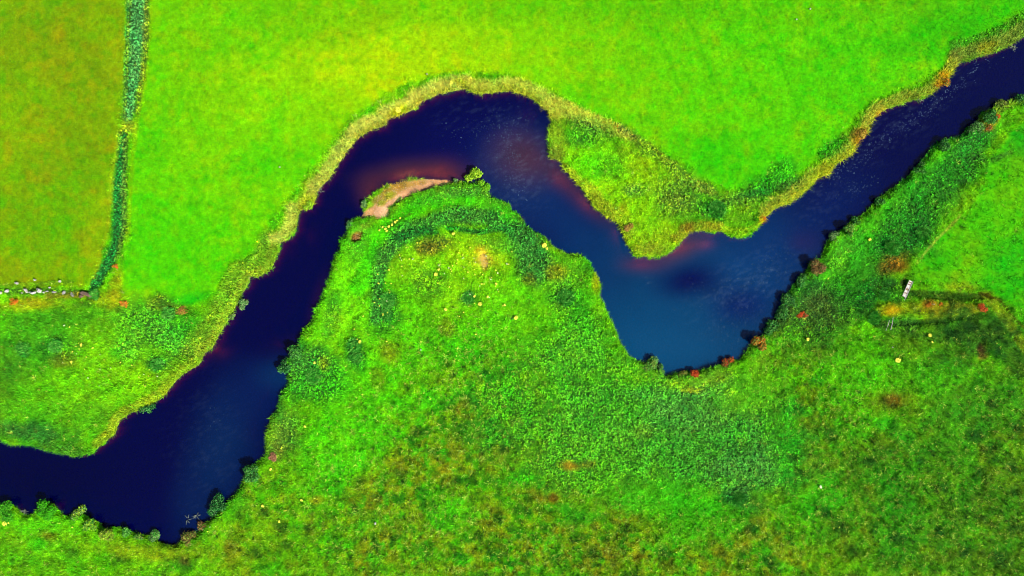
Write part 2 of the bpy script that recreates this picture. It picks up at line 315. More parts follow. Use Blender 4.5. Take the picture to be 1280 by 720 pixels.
B(660,300,30,34,0,(44,136,46),.7,rush=1); B(668,330,28,26,0,(60,146,46),.7,rush=1); B(620,305,30,10,10,(70,180,30),.5,rush=.5)
B(606,326,7,10,-15,(214,184,104),.85,bare=1); B(600,312,10,6,0,(190,176,40),.5); B(537,312,16,10,0,(120,120,30),.5)
B(710,350,26,34,0,(86,168,20),.6,rush=.5); B(707,372,20,20,0,(58,138,36),.65,rush=1); B(695,340,14,10,0,(120,130,20),.6); B(662,350,8,8,0,(130,140,20),.5); B(730,380,16,30,0,(50,196,10),.6); B(735,335,16,14,0,(66,180,20),.6,rush=.6)
B(745,350,6,16,0,(160,190,10),.7); B(690,308,20,8,30,(120,190,10),.6); B(725,420,40,40,0,(60,180,30),.6,rush=.8); B(700,440,50,30,0,(70,176,30),.6,rush=.8); B(650,400,40,40,0,(80,190,10),.5)
B(585,372,12,12,0,(50,140,30),.6,rush=.8); B(535,355,26,20,0,(76,160,20),.5,rush=.7); B(483,392,16,26,0,(50,140,36),.6,rush=1); B(485,372,14,9,0,(20,110,30),.8,rush=1); B(470,350,8,40,0,(60,150,40),.4,rush=.8)
B(444,440,13,22,-10,(42,132,44),.85,rush=1); B(372,440,14,20,10,(34,120,40),.8,rush=1); B(400,470,34,30,-20,(50,136,44),.75,rush=1); B(385,455,24,24,0,(40,130,44),.7,rush=1); B(345,495,12,22,10,(56,146,40),.7,rush=.8)
B(395,485,40,20,0,(52,140,34),.7,rush=1); B(415,395,10,30,10,(66,160,40),.5,rush=.6); B(360,540,20,30,0,(70,120,50),.6,rush=.7); B(345,560,14,20,0,(110,130,50),.6,rush=.6); B(405,455,8,10,0,(170,160,20),.6)
B(487,440,14,16,0,(110,130,14),.6); B(472,475,10,16,0,(124,120,14),.6); B(560,410,10,14,0,(110,110,14),.5); B(450,300,14,30,20,(70,160,30),.5,rush=.5); B(420,400,16,16,0,(110,196,10),.5)
B(430,500,60,50,0,(58,206,4),.6); B(425,570,50,40,0,(60,214,6),.8); B(400,610,40,40,0,(50,190,6),.5); B(480,650,60,20,-10,(70,180,10),.4); B(565,640,40,30,0,(64,202,6),.7); B(470,545,40,20,0,(60,210,4),.6)
B(520,505,34,16,0,(40,204,6),.6); B(596,540,30,20,0,(30,150,20),.5)
# rush field
B(760,500,110,60,-10,(70,178,36),.8,rush=1,soften=.9); B(820,560,170,60,5,(66,172,38),.8,rush=1,soften=.8); B(900,540,90,80,0,(62,164,40),.75,rush=1,soften=.8); B(720,570,90,46,0,(84,184,26),.7,rush=.9,soften=.9); B(640,500,60,50,0,(64,184,20),.6,rush=.8,soften=.9)
B(870,500,80,40,0,(90,172,70),.55,rush=1); B(940,590,60,40,0,(78,160,70),.5,rush=1); B(790,470,30,14,0,(90,196,10),.7,rush=.6); B(730,440,26,26,0,(78,190,26),.6,rush=.8)
B(860,630,80,26,10,(44,196,10),.85,rush=.1); B(800,625,40,14,0,(56,190,16),.6,rush=.2); B(720,645,24,16,0,(24,170,20),.6); B(870,660,60,20,0,(44,180,10),.6); B(650,600,30,12,0,(50,200,4),.7)
B(712,582,12,6,10,(180,150,30),.8,rush=.1); B(735,580,10,5,0,(150,150,30),.5); B(805,540,16,12,0,(110,150,40),.5,rush=.8); B(692,622,8,7,0,(110,80,20),.7); B(862,487,14,4,5,(190,180,20),.6); B(850,480,30,8,0,(130,200,10),.6)
B(925,620,20,12,0,(36,110,50),.7,rush=.8); B(985,560,20,60,0,(40,190,20),.6,rush=.5); B(1000,640,34,30,0,(48,200,6),.6); B(940,490,50,26,-20,(80,190,10),.7,rush=.3); B(890,470,40,10,-10,(110,186,20),.6,rush=.5)
B(1080,460,60,60,20,(60,200,4),.8); B(1070,520,30,40,0,(66,190,4),.5); B(1110,530,20,12,0,(20,214,20),.5); B(1130,545,16,10,0,(30,190,20),.5); B(1180,470,60,30,10,(54,186,10),.7); B(1240,500,50,34,0,(40,160,16),.6); B(1115,500,14,8,20,(96,60,10),.75)
B(1190,530,50,40,0,(40,160,20),.5); B(1030,620,34,30,0,(50,190,10),.6); B(1120,640,30,60,0,(30,160,10),.6); B(1200,560,30,30,0,(60,180,10),.4); B(1110,500,30,14,0,(90,110,20),.5)
# the east bank and its dark rank strip
L([(1240,150),(1200,190),(1150,235),(1100,275),(1060,310),(1030,350)], 34, (40,190,20), .7)
L([(1230,165,30),(1200,205,46),(1165,245,56),(1130,285,60),(1100,325,50),(1075,360,50)], 50, (34,140,30), .75, rush=.8, z=.1)
B(1130,225,30,18,-40,(40,180,30),.6,rush=.5); B(1150,290,22,30,0,(24,112,30),.6,rush=1); B(1115,310,26,16,0,(20,110,30),.6,rush=1); B(1080,330,20,30,0,(36,180,20),.6,rush=.3); B(1060,310,30,20,-35,(50,186,26),.7,rush=.5)
B(1205,180,26,14,-35,(36,150,40),.6,rush=.9); B(1215,195,18,22,0,(56,130,30),.5,rush=1); B(1120,330,18,16,0,(150,100,20),.75); B(1105,335,12,14,0,(120,96,20),.6); B(1130,318,10,6,0,(120,130,30),.5)
B(1045,330,16,26,10,(96,186,30),.6,rush=.6); B(1015,370,34,30,0,(30,110,36),.75,rush=.9); B(1010,400,40,34,0,(70,110,36),.7,rush=1); B(1035,390,30,30,0,(70,104,40),.6,rush=1); B(1020,420,40,30,0,(56,130,20),.6)
B(1060,350,30,20,0,(30,150,16),.6); B(1070,380,30,24,0,(24,130,16),.6); B(990,430,26,26,0,(64,196,8),.6); B(985,440,16,16,0,(80,120,20),.4); B(975,395,10,30,30,(20,70,24),.7,rush=.8)
B(955,430,20,8,-45,(50,180,10),.6); B(1050,420,30,14,0,(40,150,14),.5); L([(1290,124),(1262,128),(1240,142),(1226,152)], 10, (160,170,40), .7, reed=.8); B(1240,150,8,10,40,(190,110,20),.6); B(1232,162,10,5,0,(190,90,30),.6)
L([(1108,236,8),(1150,200,8),(1170,180,8),(1205,166,8)], 7, (52,150,40), .7, rush=.8)
L([(1145,330,3),(1165,305,4),(1180,290,4),(1200,270,3)], 3.5, (150,186,60), .75)
L([(1264,190),(1240,200)], 6, (60,130,50), .4, rush=.6)
# side drains and the low bank between them
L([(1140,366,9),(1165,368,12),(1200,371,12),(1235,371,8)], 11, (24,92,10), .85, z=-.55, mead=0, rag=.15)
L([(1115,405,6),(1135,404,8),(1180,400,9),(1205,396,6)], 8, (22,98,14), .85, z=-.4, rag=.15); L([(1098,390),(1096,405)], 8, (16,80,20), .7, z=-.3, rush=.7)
L([(1100,388,16),(1130,386,21),(1170,388,24),(1205,388,16),(1225,385,8)], 22, (130,178,8), .9, z=.35, rag=.15, mead=0)
B(1112,388,11,8,0,(172,160,6),.8); B(1170,387,20,8,0,(160,164,10),.6); B(1160,380,8,5,0,(206,130,30),.7); B(1140,396,20,6,0,(86,196,6),.6); B(1200,386,20,8,0,(130,140,30),.6)
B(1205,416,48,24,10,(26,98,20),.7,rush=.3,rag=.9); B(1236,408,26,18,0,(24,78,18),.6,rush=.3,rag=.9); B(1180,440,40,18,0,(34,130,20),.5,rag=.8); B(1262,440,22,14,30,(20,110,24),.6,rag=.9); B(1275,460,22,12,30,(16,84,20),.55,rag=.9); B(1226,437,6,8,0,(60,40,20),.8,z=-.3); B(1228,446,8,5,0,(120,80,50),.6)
L([(1235,372),(1250,390),(1265,410),(1285,440),(1330,500)], 13, (120,170,20), .75); L([(1225,366),(1250,375),(1265,395),(1290,420)], 4, (60,80,14), .7, z=-.2); B(1205,357,22,6,0,(140,166,20),.6)
B(1085,375,12,30,20,(14,96,24),.6,rush=.8); B(1110,355,16,10,0,(16,84,24),.7,rush=.8); B(1130,352,7,8,0,(10,60,12),.8,z=-.35); B(1118,370,20,10,0,(40,130,30),.6,rush=.7)
B(1105,405,10,8,0,(30,70,24),.7,rush=.6); B(1125,405,26,12,0,(60,130,40),.5,rush=.7); B(1130,430,30,18,0,(56,120,16),.5)
# bottom-right tussock hollows
for (x, y, r) in [(1270,535,9),(1265,585,10),(1240,560,9),(1180,610,7),(1122,672,10),(1268,615,9),(1220,545,12),(1000,590,7),(990,572,6),(1150,577,6),(1238,505,9),(1225,590,8),(1175,665,8),(1250,700,14),(1205,690,10),
                  (1050,660,12),(1065,690,14),(1030,640,10),(660,640,6),(570,600,8),(500,590,9),(630,560,8),(560,455,6),(565,470,5),(605,465,6),(1040,545,10),(1085,575,8),(1270,660,12),(1230,650,10),(940,660,9),(960,700,10),(740,690,10),(830,690,10),
                  (350,660,10),(358,680,9),(330,640,8),(320,690,9),(90,690,12),(150,700,9),(232,706,12),(385,660,8),(640,585,5),(520,540,7),(450,600,6),(300,645,6)]:
    B(x, y, r, r*.8, 20, (10,78,14), .72, soften=.9, z=-.12)
B(200,690,80,10,0,(120,160,10),.6); B(150,685,60,12,8,(110,176,8),.5); B(232,700,14,8,0,(40,60,20),.7); B(40,690,60,20,0,(60,170,10),.5); B(30,655,30,14,0,(70,200,6),.6); B(70,655,30,14,0,(50,196,6),.6); B(290,690,14,30,0,(110,110,20),.5); B(300,560,10,10,0,(110,150,30),.5)
B(395,625,12,8,0,(190,150,30),.5); B(60,670,14,8,0,(110,100,20),.5); B(50,680,16,10,0,(20,190,10),.5); B(300,630,14,8,-30,(60,180,20),.6)
# sand bar on the inside of the bend
B(484,250,34,13,-38,(176,150,84),.6,bare=.55,rag=.5,mead=0); B(525,229,40,7,-8,(196,160,104),.7,bare=.8,rag=.5)
B(606,326,12,13,-15,(196,186,70),.5)
L([(452,270,8),(470,262,12),(488,246,20),(505,238,19),(525,231,16),(550,227,12),(566,226,7)], 16, (204,168,112), .95, soften=.3, rag=.15, bare=1, mead=0)
B(477,265,10,7,-25,(226,196,146),.95,bare=1,soften=.3); L([(484,255),(500,246),(515,239),(540,231)], 7, (214,176,126), .8, bare=1, soften=.4)
L([(468,250,8),(485,240,13),(505,231,10),(530,227,6)], 9, (150,140,50), .7, bare=.7); B(486,244,9,6,-35,(130,170,30),.75,bare=.4); B(477,253,6,4,-20,(120,170,30),.7,bare=.4); B(498,232,12,5,-20,(150,140,40),.6,bare=.5)
B(447,296,8,6,-30,(196,140,60),.85,bare=.9,soften=.4); B(457,283,10,5,-30,(120,170,40),.6); B(453,270,4,4,0,(150,150,90),.5)
L([(500,247),(490,258),(483,270)], 4, (30,110,20), .7, rush=.5); L([(484,285),(500,275),(512,268)], 3, (30,90,20), .6)
B(570,226,8,4,0,(110,90,60),.8,bare=.6)
SAND = BARE.copy()

# beyond the mapped area everything settles to plain pasture
COL[..., 0] += (.11 - .07*olv)*(1 - MEAD)*(1 - RUSH)*(1 - REED)
hol = blobm(1215,420,60,36,8,.8,.5); mixcol(hol[0], hol[1]*sstep(.0, .35, F(11, 617, 3)[hol[0]]), (60,120,16), .6); mixcol(hol[0], hol[1]*sstep(.0, .35, F(9, 621, 3)[hol[0]]), (8,54,12), .6)
RG = 1 - .62*MEAD
COL *= (1 + RG*(.13*F(8, 601, 3) + .07*F(22, 607, 3)) + .09*F(3.2, 605, 2))[..., None]; COL[..., 0] += .05*RG*F(14, 611, 3) + .03*F(4, 615, 2) + MEAD*(.07*sstep(.1, .5, F(13, 631, 3)) - .06*sstep(.15, .5, F(10, 635, 3))); COL *= (1 - .07*MEAD*sstep(.3, .6, F(5, 641, 2)))[..., None]
COL *= (1 + .05*RG*(1-REED) - .02*MEAD)[..., None]
edge = np.minimum.reduce([GX - X0, X1 - 1 - GX, GY - Y0, Y1 - 1 - GY]); eb = (1 - sstep(0, 90, edge))[..., None]
COL = COL*(1-eb) + np.array((76, 184, 0), np.float32)/255*eb
COL = np.clip(COL, 0, 1)
ALB = (lin(COL)/KEXP).astype(np.float32)

# --- height of the ground and of the river bed
sdm = SDn/8.0
steep = sstep(30, 8, ND)*.0 + 1
bankw = np.where(BARE > .3, 3.0, 0.5)
LAND = .05 + (.42 + .12*F(160, 701, 3) + .14*F(34, 711, 3)*(1-MEAD) + .24*F(9, 721, 3)*(1-MEAD) + .10*F(4.2, 725, 2)*(1-MEAD) + .02*F(8, 731, 2)*MEAD + ZA + RUSH*.07*F(5, 741, 2))*sstep(-.02, 1, sdm/bankw)
ndm = ND > np.sqrt(np.maximum(SD, 0)**2) + 40
LAND = LAND + np.where(ndm, .35*sstep(0, .5, sdm)*sstep(3.5, 1.0, sdm), 0)*(1-BARE)
LAND = np.where(BARE > .25, .04 + .10*sstep(0, 2.5, sdm)+.02*F(7, 751, 2), LAND); LAND = np.maximum(LAND, .035)
SHAL = np.zeros(SH, np.float32)
for b in [(515,215,68,17,-8,1),(466,242,20,24,-40,.95),(560,218,36,14,0,.9),(450,268,10,14,0,.7),(665,192,36,26,35,.50),(700,222,30,18,42,.86),(732,250,44,18,40,.95),(772,285,16,26,-10,.86),(803,330,30,12,0,.9),(850,311,28,12,-25,.97),(880,303,30,14,-10,.95),
          (660,140,24,16,20,.42),(640,205,30,24,0,.4),(1008,303,22,15,0,.3),(400,385,9,50,14,.78),(365,430,14,30,14,.62),(350,430,26,14,-20,.5),(270,440,14,10,0,.75),(380,290,8,16,0,.5),(355,310,7,14,10,.6),(720,240,20,12,40,.8),(350,485,20,14,0,.3),(330,500,14,60,20,.3),(310,605,12,20,0,.3),(855,470,20,7,0,.6)]:
    s, m = blobm(*b[:5], soften=.95, ragged=.25); SHAL[s] = np.maximum(SHAL[s], m*b[5])
SHAL = blur(SHAL, 5)
depth = (.9 + 1.9*sstep(0, .7, -sdm))*(1 - SHAL*.985) + .10
s, m = blobm(865,350,34,18,-5,.95,.2); depth[s] += m*1.5
s, m = blobm(925,382,26,18,0,.95,.2); depth[s] += m*1.0
Z = np.where(sdm > 0, LAND, np.maximum(-depth*sstep(-.02, .3, -sdm) , -4.5) - .02*(sdm < 0))
Z = np.where(sdm > 0, Z*(1-eb[..., 0]) + .5*eb[..., 0], Z).astype(np.float32)
BEDC = np.array((.50, .30, .15), np.float32)*(1 + .25*F(10, 761, 3))[..., None]
wet = sstep(-.02, -.3, sdm)[..., None]; ALB_G = ALB*(1-wet) + BEDC*wet
# darker ground under the rank strips; the blades above carry their own colour
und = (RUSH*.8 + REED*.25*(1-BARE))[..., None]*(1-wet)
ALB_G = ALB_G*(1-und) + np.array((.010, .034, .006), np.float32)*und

# ------------------------------------------------------------------ materials
def mat_attr(name, rough=.8, spec=.15, var=.25, vscale=6, bump=0, trans=0):
    m = bpy.data.materials.new(name); m.use_nodes = True; t = m.node_tree; n = t.nodes; b = n['Principled BSDF']
    a = n.new('ShaderNodeAttribute'); a.attribute_name = 'Col'
    b.inputs['Roughness'].default_value = rough; b.inputs['Specular IOR Level'].default_value = spec
    if var:
        g = n.new('ShaderNodeNewGeometry'); q = n.new('ShaderNodeTexNoise'); q.inputs['Scale'].default_value = vscale; q.inputs['Detail'].default_value = 3
        t.links.new(g.outputs['Position'], q.inputs['Vector'])
        mr = n.new('ShaderNodeMapRange'); mr.inputs[1].default_value = .3; mr.inputs[2].default_value = .7; mr.inputs[3].default_value = 1-var; mr.inputs[4].default_value = 1+var
        t.links.new(q.outputs[0], mr.inputs[0]); x = n.new('ShaderNodeVectorMath'); x.operation = 'SCALE'
        t.links.new(a.outputs['Color'], x.inputs[0]); t.links.new(mr.outputs[0], x.inputs['Scale']); t.links.new(x.outputs[0], b.inputs['Base Color'])
        if bump:
            bp = n.new('ShaderNodeBump'); bp.inputs['Strength'].default_value = bump; bp.inputs['Distance'].default_value = .1
            t.links.new(q.outputs[0], bp.inputs['Height']); t.links.new(bp.outputs[0], b.inputs['Normal'])
    else: t.links.new(a.outputs['Color'], b.inputs['Base Color'])
    return m
def mat_plain(name, c, rough=.8, var=.25, vscale=12, c2=None, spec=.2):
    m = bpy.data.materials.new(name); m.use_nodes = True; t = m.node_tree; n = t.nodes; b = n['Principled BSDF']
    b.inputs['Roughness'].default_value = rough; b.inputs['Specular IOR Level'].default_value = spec
    tc = n.new('ShaderNodeTexCoord'); q = n.new('ShaderNodeTexNoise'); q.inputs['Scale'].default_value = vscale; q.inputs['Detail'].default_value = 4
    t.links.new(tc.outputs['Object'], q.inputs['Vector']); r = n.new('ShaderNodeValToRGB'); r.color_ramp.elements[0].position = .35; r.color_ramp.elements[1].position = .65
    c = [float(v) for v in c]; c2 = [float(v) for v in c2] if c2 is not None else [v*(1+var) for v in c]
    r.color_ramp.elements[0].color = [v*(1-var) for v in c]+[1]; r.color_ramp.elements[1].color = c2+[1]
    t.links.new(q.outputs[0], r.inputs[0]); t.links.new(r.outputs[0], b.inputs['Base Color'])
    bp = n.new('ShaderNodeBump'); bp.inputs['Strength'].default_value = .4; bp.inputs['Distance'].default_value = .02
    t.links.new(q.outputs[0], bp.inputs['Height']); t.links.new(bp.outputs[0], b.inputs['Normal'])
    return m
M_ground = mat_attr('ground_cover', .95, .05, .16, 5, .5)
M_blade = mat_attr('plant_leaf', .75, .12, 0)

def np_mesh(name, V, faces, k, mat, cols=None, smooth=False):
    me = bpy.data.meshes.new(name); nv = len(V); nf = len(faces)
    me.vertices.add(nv); me.vertices.foreach_set('co', np.ascontiguousarray(V, dtype=np.float32).ravel())
    me.loops.add(nf*k); me.loops.foreach_set('vertex_index', np.ascontiguousarray(faces, dtype=np.int32).ravel())
    me.polygons.add(nf); me.polygons.foreach_set('loop_start', np.arange(0, nf*k, k, dtype=np.int32)); me.polygons.foreach_set('loop_total', np.full(nf, k, dtype=np.int32))
    if smooth: me.polygons.foreach_set('use_smooth', np.ones(nf, dtype=bool))
    if cols is not None:
        at = me.color_attributes.new('Col', 'FLOAT_COLOR', 'POINT'); c4 = np.ones((nv, 4), np.float32); c4[:, :3] = cols; at.data.foreach_set('color', c4.ravel())
    me.update(); me.materials.append(mat); return me
def link(name, me, parent=None, loc=None):
    o = bpy.data.objects.new(name, me); scene.collection.objects.link(o)
    if parent is not None: o.parent = parent
    if loc is not None: o.location = loc
    return o
def grid_faces(nx, ny):
    i = np.arange(nx-1)[None, :] + nx*np.arange(ny-1)[:, None]; i = i.ravel()
    return np.stack([i, i+1, i+nx+1, i+nx], 1)
def axis(half, step, far):
    a = np.arange(-half, half + step/2, step); o = []; d = step; x = half
    while x < far: d *= 1.35; x += d; o.append(x)
    o = np.array(o); return np.concatenate([-o[::-1], a, o])
# ------------------------------------------------------------------ ground (one sheet to the horizon, river bed carved in) and water
ax = axis(88, .19, 2500); ay = axis(52, .19, 2500)
VX, VY = np.meshgrid(ax, ay); px = VX*8 + 640; py = 360 - VY*8
gz = samp(Z, px, py); gc = samp(ALB_G, px, py)
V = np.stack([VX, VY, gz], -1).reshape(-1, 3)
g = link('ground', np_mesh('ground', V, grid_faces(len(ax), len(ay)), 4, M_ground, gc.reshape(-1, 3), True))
tag(g, 'green pasture ground and river bed', kind='structure')
def groundz(x, y): return samp(Z, x*8 + 640, 360 - y*8)
def gz1(x, y): return float(samp(Z, np.array([x*8.+640]), np.array([360-y*8.]))[0])

# water
TUR_REFL = np.zeros(SH + (3,), np.float32) + lin(np.array((0, 2, 62), np.float32)/255)
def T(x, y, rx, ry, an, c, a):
    s, m = blobm(x, y, rx, ry, an, .98, .12); m = np.asarray(m)[..., None]*a; TUR_REFL[s] = TUR_REFL[s]*(1-m) + lin(np.array(c, np.float32)/255)*m
T(600,190,110,70,0,(4,10,84),.6); T(660,230,70,70,30,(14,44,96),.8); T(650,200,40,40,0,(36,52,96),.5); T(720,290,80,50,40,(2,40,96),.8); T(860,380,150,120,0,(0,64,108),.95); T(800,430,90,50,20,(0,72,116),.7); T(840,440,100,30,0,(4,74,118),.6)  # teal patches: cloud reflections painted into the water colour
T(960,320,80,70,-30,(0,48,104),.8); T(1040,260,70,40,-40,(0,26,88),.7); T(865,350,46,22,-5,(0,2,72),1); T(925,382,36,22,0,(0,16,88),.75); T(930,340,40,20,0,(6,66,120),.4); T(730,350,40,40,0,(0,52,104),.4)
T(275,560,42,90,14,(4,36,84),.9); T(320,490,50,40,-30,(2,28,84),.7); T(240,640,30,50,0,(4,30,80),.6); T(350,470,30,20,0,(4,50,96),.6); T(40,600,120,60,0,(0,0,44),.6)  # paler patches of the left reach: painted cloud reflections too
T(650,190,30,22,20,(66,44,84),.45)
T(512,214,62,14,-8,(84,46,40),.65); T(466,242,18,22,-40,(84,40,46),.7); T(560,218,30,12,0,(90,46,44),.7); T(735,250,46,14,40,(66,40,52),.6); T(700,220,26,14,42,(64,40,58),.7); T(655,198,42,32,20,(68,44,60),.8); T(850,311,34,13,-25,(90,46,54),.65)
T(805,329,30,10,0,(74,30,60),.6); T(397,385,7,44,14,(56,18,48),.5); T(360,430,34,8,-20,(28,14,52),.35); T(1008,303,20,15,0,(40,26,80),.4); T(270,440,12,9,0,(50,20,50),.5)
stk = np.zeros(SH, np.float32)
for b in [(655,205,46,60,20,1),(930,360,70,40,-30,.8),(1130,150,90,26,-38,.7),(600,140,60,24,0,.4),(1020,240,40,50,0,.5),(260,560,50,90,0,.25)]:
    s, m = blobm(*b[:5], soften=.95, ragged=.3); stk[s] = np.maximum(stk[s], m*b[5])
TUR_REFL = np.stack([blur(TUR_REFL[..., i], 6) for i in range(3)], -1)/KEXP
rip = sstep(.12, .6, F(2.6, 871, 2, R(-25), 2.6)); TUR_REFL = TUR_REFL*(1 + stk*.18*F(14, 875, 3, R(-30), 2.5))[..., None] + (stk*rip)[..., None]*np.array((.007, .011, .015), np.float32)  # streaks and sky glints of ripples painted into the water colour
wx = axis(86, .22, 2500); wy = axis(50, .22, 2500); WXm, WYm = np.meshgrid(wx, wy)
V = np.stack([WXm, WYm, np.zeros_like(WXm)], -1).reshape(-1, 3)
mw = bpy.data.materials.new('river_water'); mw.use_nodes = True; t = mw.node_tree; n = t.nodes; n.remove(n['Principled BSDF']); out = n['Material Output']
tr = n.new('ShaderNodeBsdfTransparent'); df = n.new('ShaderNodeBsdfDiffuse'); gl = n.new('ShaderNodeBsdfGlossy'); fr = n.new('ShaderNodeFresnel'); m1_ = n.new('ShaderNodeMixShader'); m2_ = n.new('ShaderNodeMixShader')
at = n.new('ShaderNodeAttribute'); at.attribute_name = 'Col'; t.links.new(at.outputs['Color'], df.inputs[0]); gl.inputs['Roughness'].default_value = .12; fr.inputs[0].default_value = 1.33
m1_.inputs[0].default_value = .5
ge = n.new('ShaderNodeNewGeometry'); wn = n.new('ShaderNodeTexNoise'); wn.inputs['Scale'].default_value = 3.2; wn.inputs['Detail'].default_value = 4
mp = n.new('ShaderNodeMapping'); mp.inputs['Rotation'].default_value = (0, 0, R(40)); mp.inputs['Scale'].default_value = (1, .5, 1)
t.links.new(ge.outputs['Position'], mp.inputs[0]); t.links.new(mp.outputs[0], wn.inputs['Vector'])
bp = n.new('ShaderNodeBump'); bp.inputs['Strength'].default_value = .35; bp.inputs['Distance'].default_value = .12
t.links.new(wn.outputs[0], bp.inputs['Height']); t.links.new(bp.outputs[0], gl.inputs['Normal']); t.links.new(bp.outputs[0], fr.inputs['Normal'])
t.links.new(tr.outputs[0], m1_.inputs[1]); t.links.new(df.outputs[0], m1_.inputs[2]); t.links.new(fr.outputs[0], m2_.inputs[0]); t.links.new(m1_.outputs[0], m2_.inputs[1]); t.links.new(gl.outputs[0], m2_.inputs[2]); t.links.new(m2_.outputs[0], out.inputs['Surface'])
va = n.new('ShaderNodeVolumeAbsorption'); va.inputs['Color'].default_value = (.72, .15, .05, 1); va.inputs['Density'].default_value = 2.6; t.links.new(va.outputs[0], out.inputs['Volume'])
wo = link('river_water', np_mesh('river_water', V, grid_faces(len(wx), len(wy)), 4, mw, samp(TUR_REFL, WXm*8+640, 360-WYm*8).reshape(-1, 3)/.5, True))
tag(wo, 'dark blue meandering river water', kind='structure')

# ------------------------------------------------------------------ grasses, rushes and reeds (uncountable)
def blade_mesh(name, bx, by, bz, col, nb, L0, L1, W, le0, le1, jit=.2, dirb=None, spread=.08, seed=1, leaf=False, hscale=None):
    g_ = np.random.default_rng(seed); n_ = len(bx); N = n_*nb
    x = np.repeat(bx, nb) + g_.normal(0, spread, N); y = np.repeat(by, nb) + g_.normal(0, spread, N); z = np.repeat(bz, nb) - .02
    ph = g_.uniform(0, 2*math.pi, N) if dirb is None else np.repeat(dirb, nb) + g_.normal(0, .9, N)
    th = g_.uniform(le0, le1, N); Ln = g_.uniform(L0, L1, N)
    if hscale is not None: Ln = Ln*np.repeat(hscale, nb)
    dx, dy, dz = np.cos(ph)*np.sin(th)*Ln, np.sin(ph)*np.sin(th)*Ln, np.cos(th)*Ln
    tw = g_.normal(0, .5, N); sxx, syy = -np.sin(ph + tw), np.cos(ph + tw); Wd = W*g_.uniform(.7, 1.3, N)/2
    b = np.stack([x, y, z], 1); tip = b + np.stack([dx, dy, dz], 1); sd_ = np.stack([sxx*Wd, syy*Wd, np.zeros(N)], 1)
    c = np.repeat(col*(1 + g_.normal(0, jit*.9, (n_, 1))), nb, 0)*(1 + g_.normal(0, jit*.6, (N, 1))) ; c[:, 0] *= 1 + g_.normal(0, jit*.6, N); c = np.clip(c, 0, .8)
    if leaf:
        mid = b*.45 + tip*.55; mid[:, 2] += Ln*.12
        V = np.stack([b, mid - sd_, tip, mid + sd_], 1).reshape(-1, 3); f = np.arange(N*4).reshape(-1, 4); k = 4
    else:
        V = np.stack([b - sd_, b + sd_, tip], 1).reshape(-1, 3); f = np.arange(N*3).reshape(-1, 3); k = 3
    return np_mesh(name, V, f, k, M_blade, np.repeat(c, k, 0))
def scatter(step, dens, seed, hx=92, hy=54):
    g_ = np.random.default_rng(seed); xs = np.arange(-hx, hx, step); ys = np.arange(-hy, hy, step); A, Bm = np.meshgrid(xs, ys)
    A = A.ravel() + g_.uniform(-.5, .5, A.size)*step*1.1; Bm = Bm.ravel() + g_.uniform(-.5, .5, Bm.size)*step*1.1
    p = samp(dens, A*8+640, 360-Bm*8); p = p*np.where((np.abs(A) > 84) | (np.abs(Bm) > 48), .5, 1)
    k = g_.random(A.size) < p; return A[k], Bm[k]
landm = (sdm > .03).astype(np.float32)
def stuff(name, label, dens, step, seed, nb, L0, L1, W, le0, le1, jit, boost=1.0, dirb=None, **kw):
    x, y = scatter(step, dens, seed); c = samp(ALB, x*8+640, 360-y*8)*boost
    if name in ('rough_grass', 'tussock_grass'):
        ov = samp(olv, x*8+640, 360-y*8); gq = np.random.default_rng(seed+90); pk = gq.random(len(x)) < .02 + .16*ov; c[pk] = alb((160, 190, 62))*1.7; pk = gq.random(len(x)) < .14*ov; c[pk] = alb((30, 84, 16))
    o = link(name, blade_mesh(name, x, y, groundz(x, y), c, nb, L0, L1, W, le0, le1, jit, dirb=(None if dirb is None else dirb(x, y)), seed=seed, **kw))
    tag(o, label, kind='stuff'); return o
rushm = sstep(.35, .75, RUSH + .35*F(10, 801, 2)); reedm = sstep(.35, .7, REED + .3*F(8, 811, 2)); bare = 1 - sstep(.3, .6, BARE + .25*F(5, 821, 2))
rough = np.clip(1 - MEAD - rushm*.7 - reedm*.6, 0, 1)
stuff('meadow_grass', 'short grazed bright green meadow grass', landm*MEAD*(1-rushm)*.9*bare, .30, 11, 5, .12, .28, .06, .5, 1.3, .24, .98)
stuff('rough_grass', 'long mottled tussocky grass beside the river', landm*rough*bare, .27, 12, 6, .18, .48, .07, .4, 1.3, .34, 1.55)
tus = sstep(.1, .5, F(6, 831, 2))
stuff('tussock_grass', 'taller clumps of coarse grass', landm*rough*bare*tus*.85, .36, 13, 12, .45, .85, .07, .35, 1.2, .34, 1.6, spread=.12)
stuff('rush_bed', 'dense beds of soft rush and leafy herbs', landm*rushm*bare*.95, .34, 14, 10, .20, .38, .08, .35, 1.35, .4, np.array((3.3, 2.4, 2.4), np.float32), leaf=True, spread=.05)
stuff('reed_fringe', 'straw coloured reeds and tall grass along the water edge', landm*reedm*(1-.7*rushm)*bare, .24, 15, 8, .5, 1.0, .07, .35, 1.25, .36, 2.0)
bankm = (sdm > 0)*sstep(.75, .3, sdm)*bare*(1-reedm)
stuff('bank_grass', 'overhanging grass along the river bank', bankm.astype(np.float32), .2, 16, 6, .3, .65, .06, .5, 1.3, .26, 1.25)
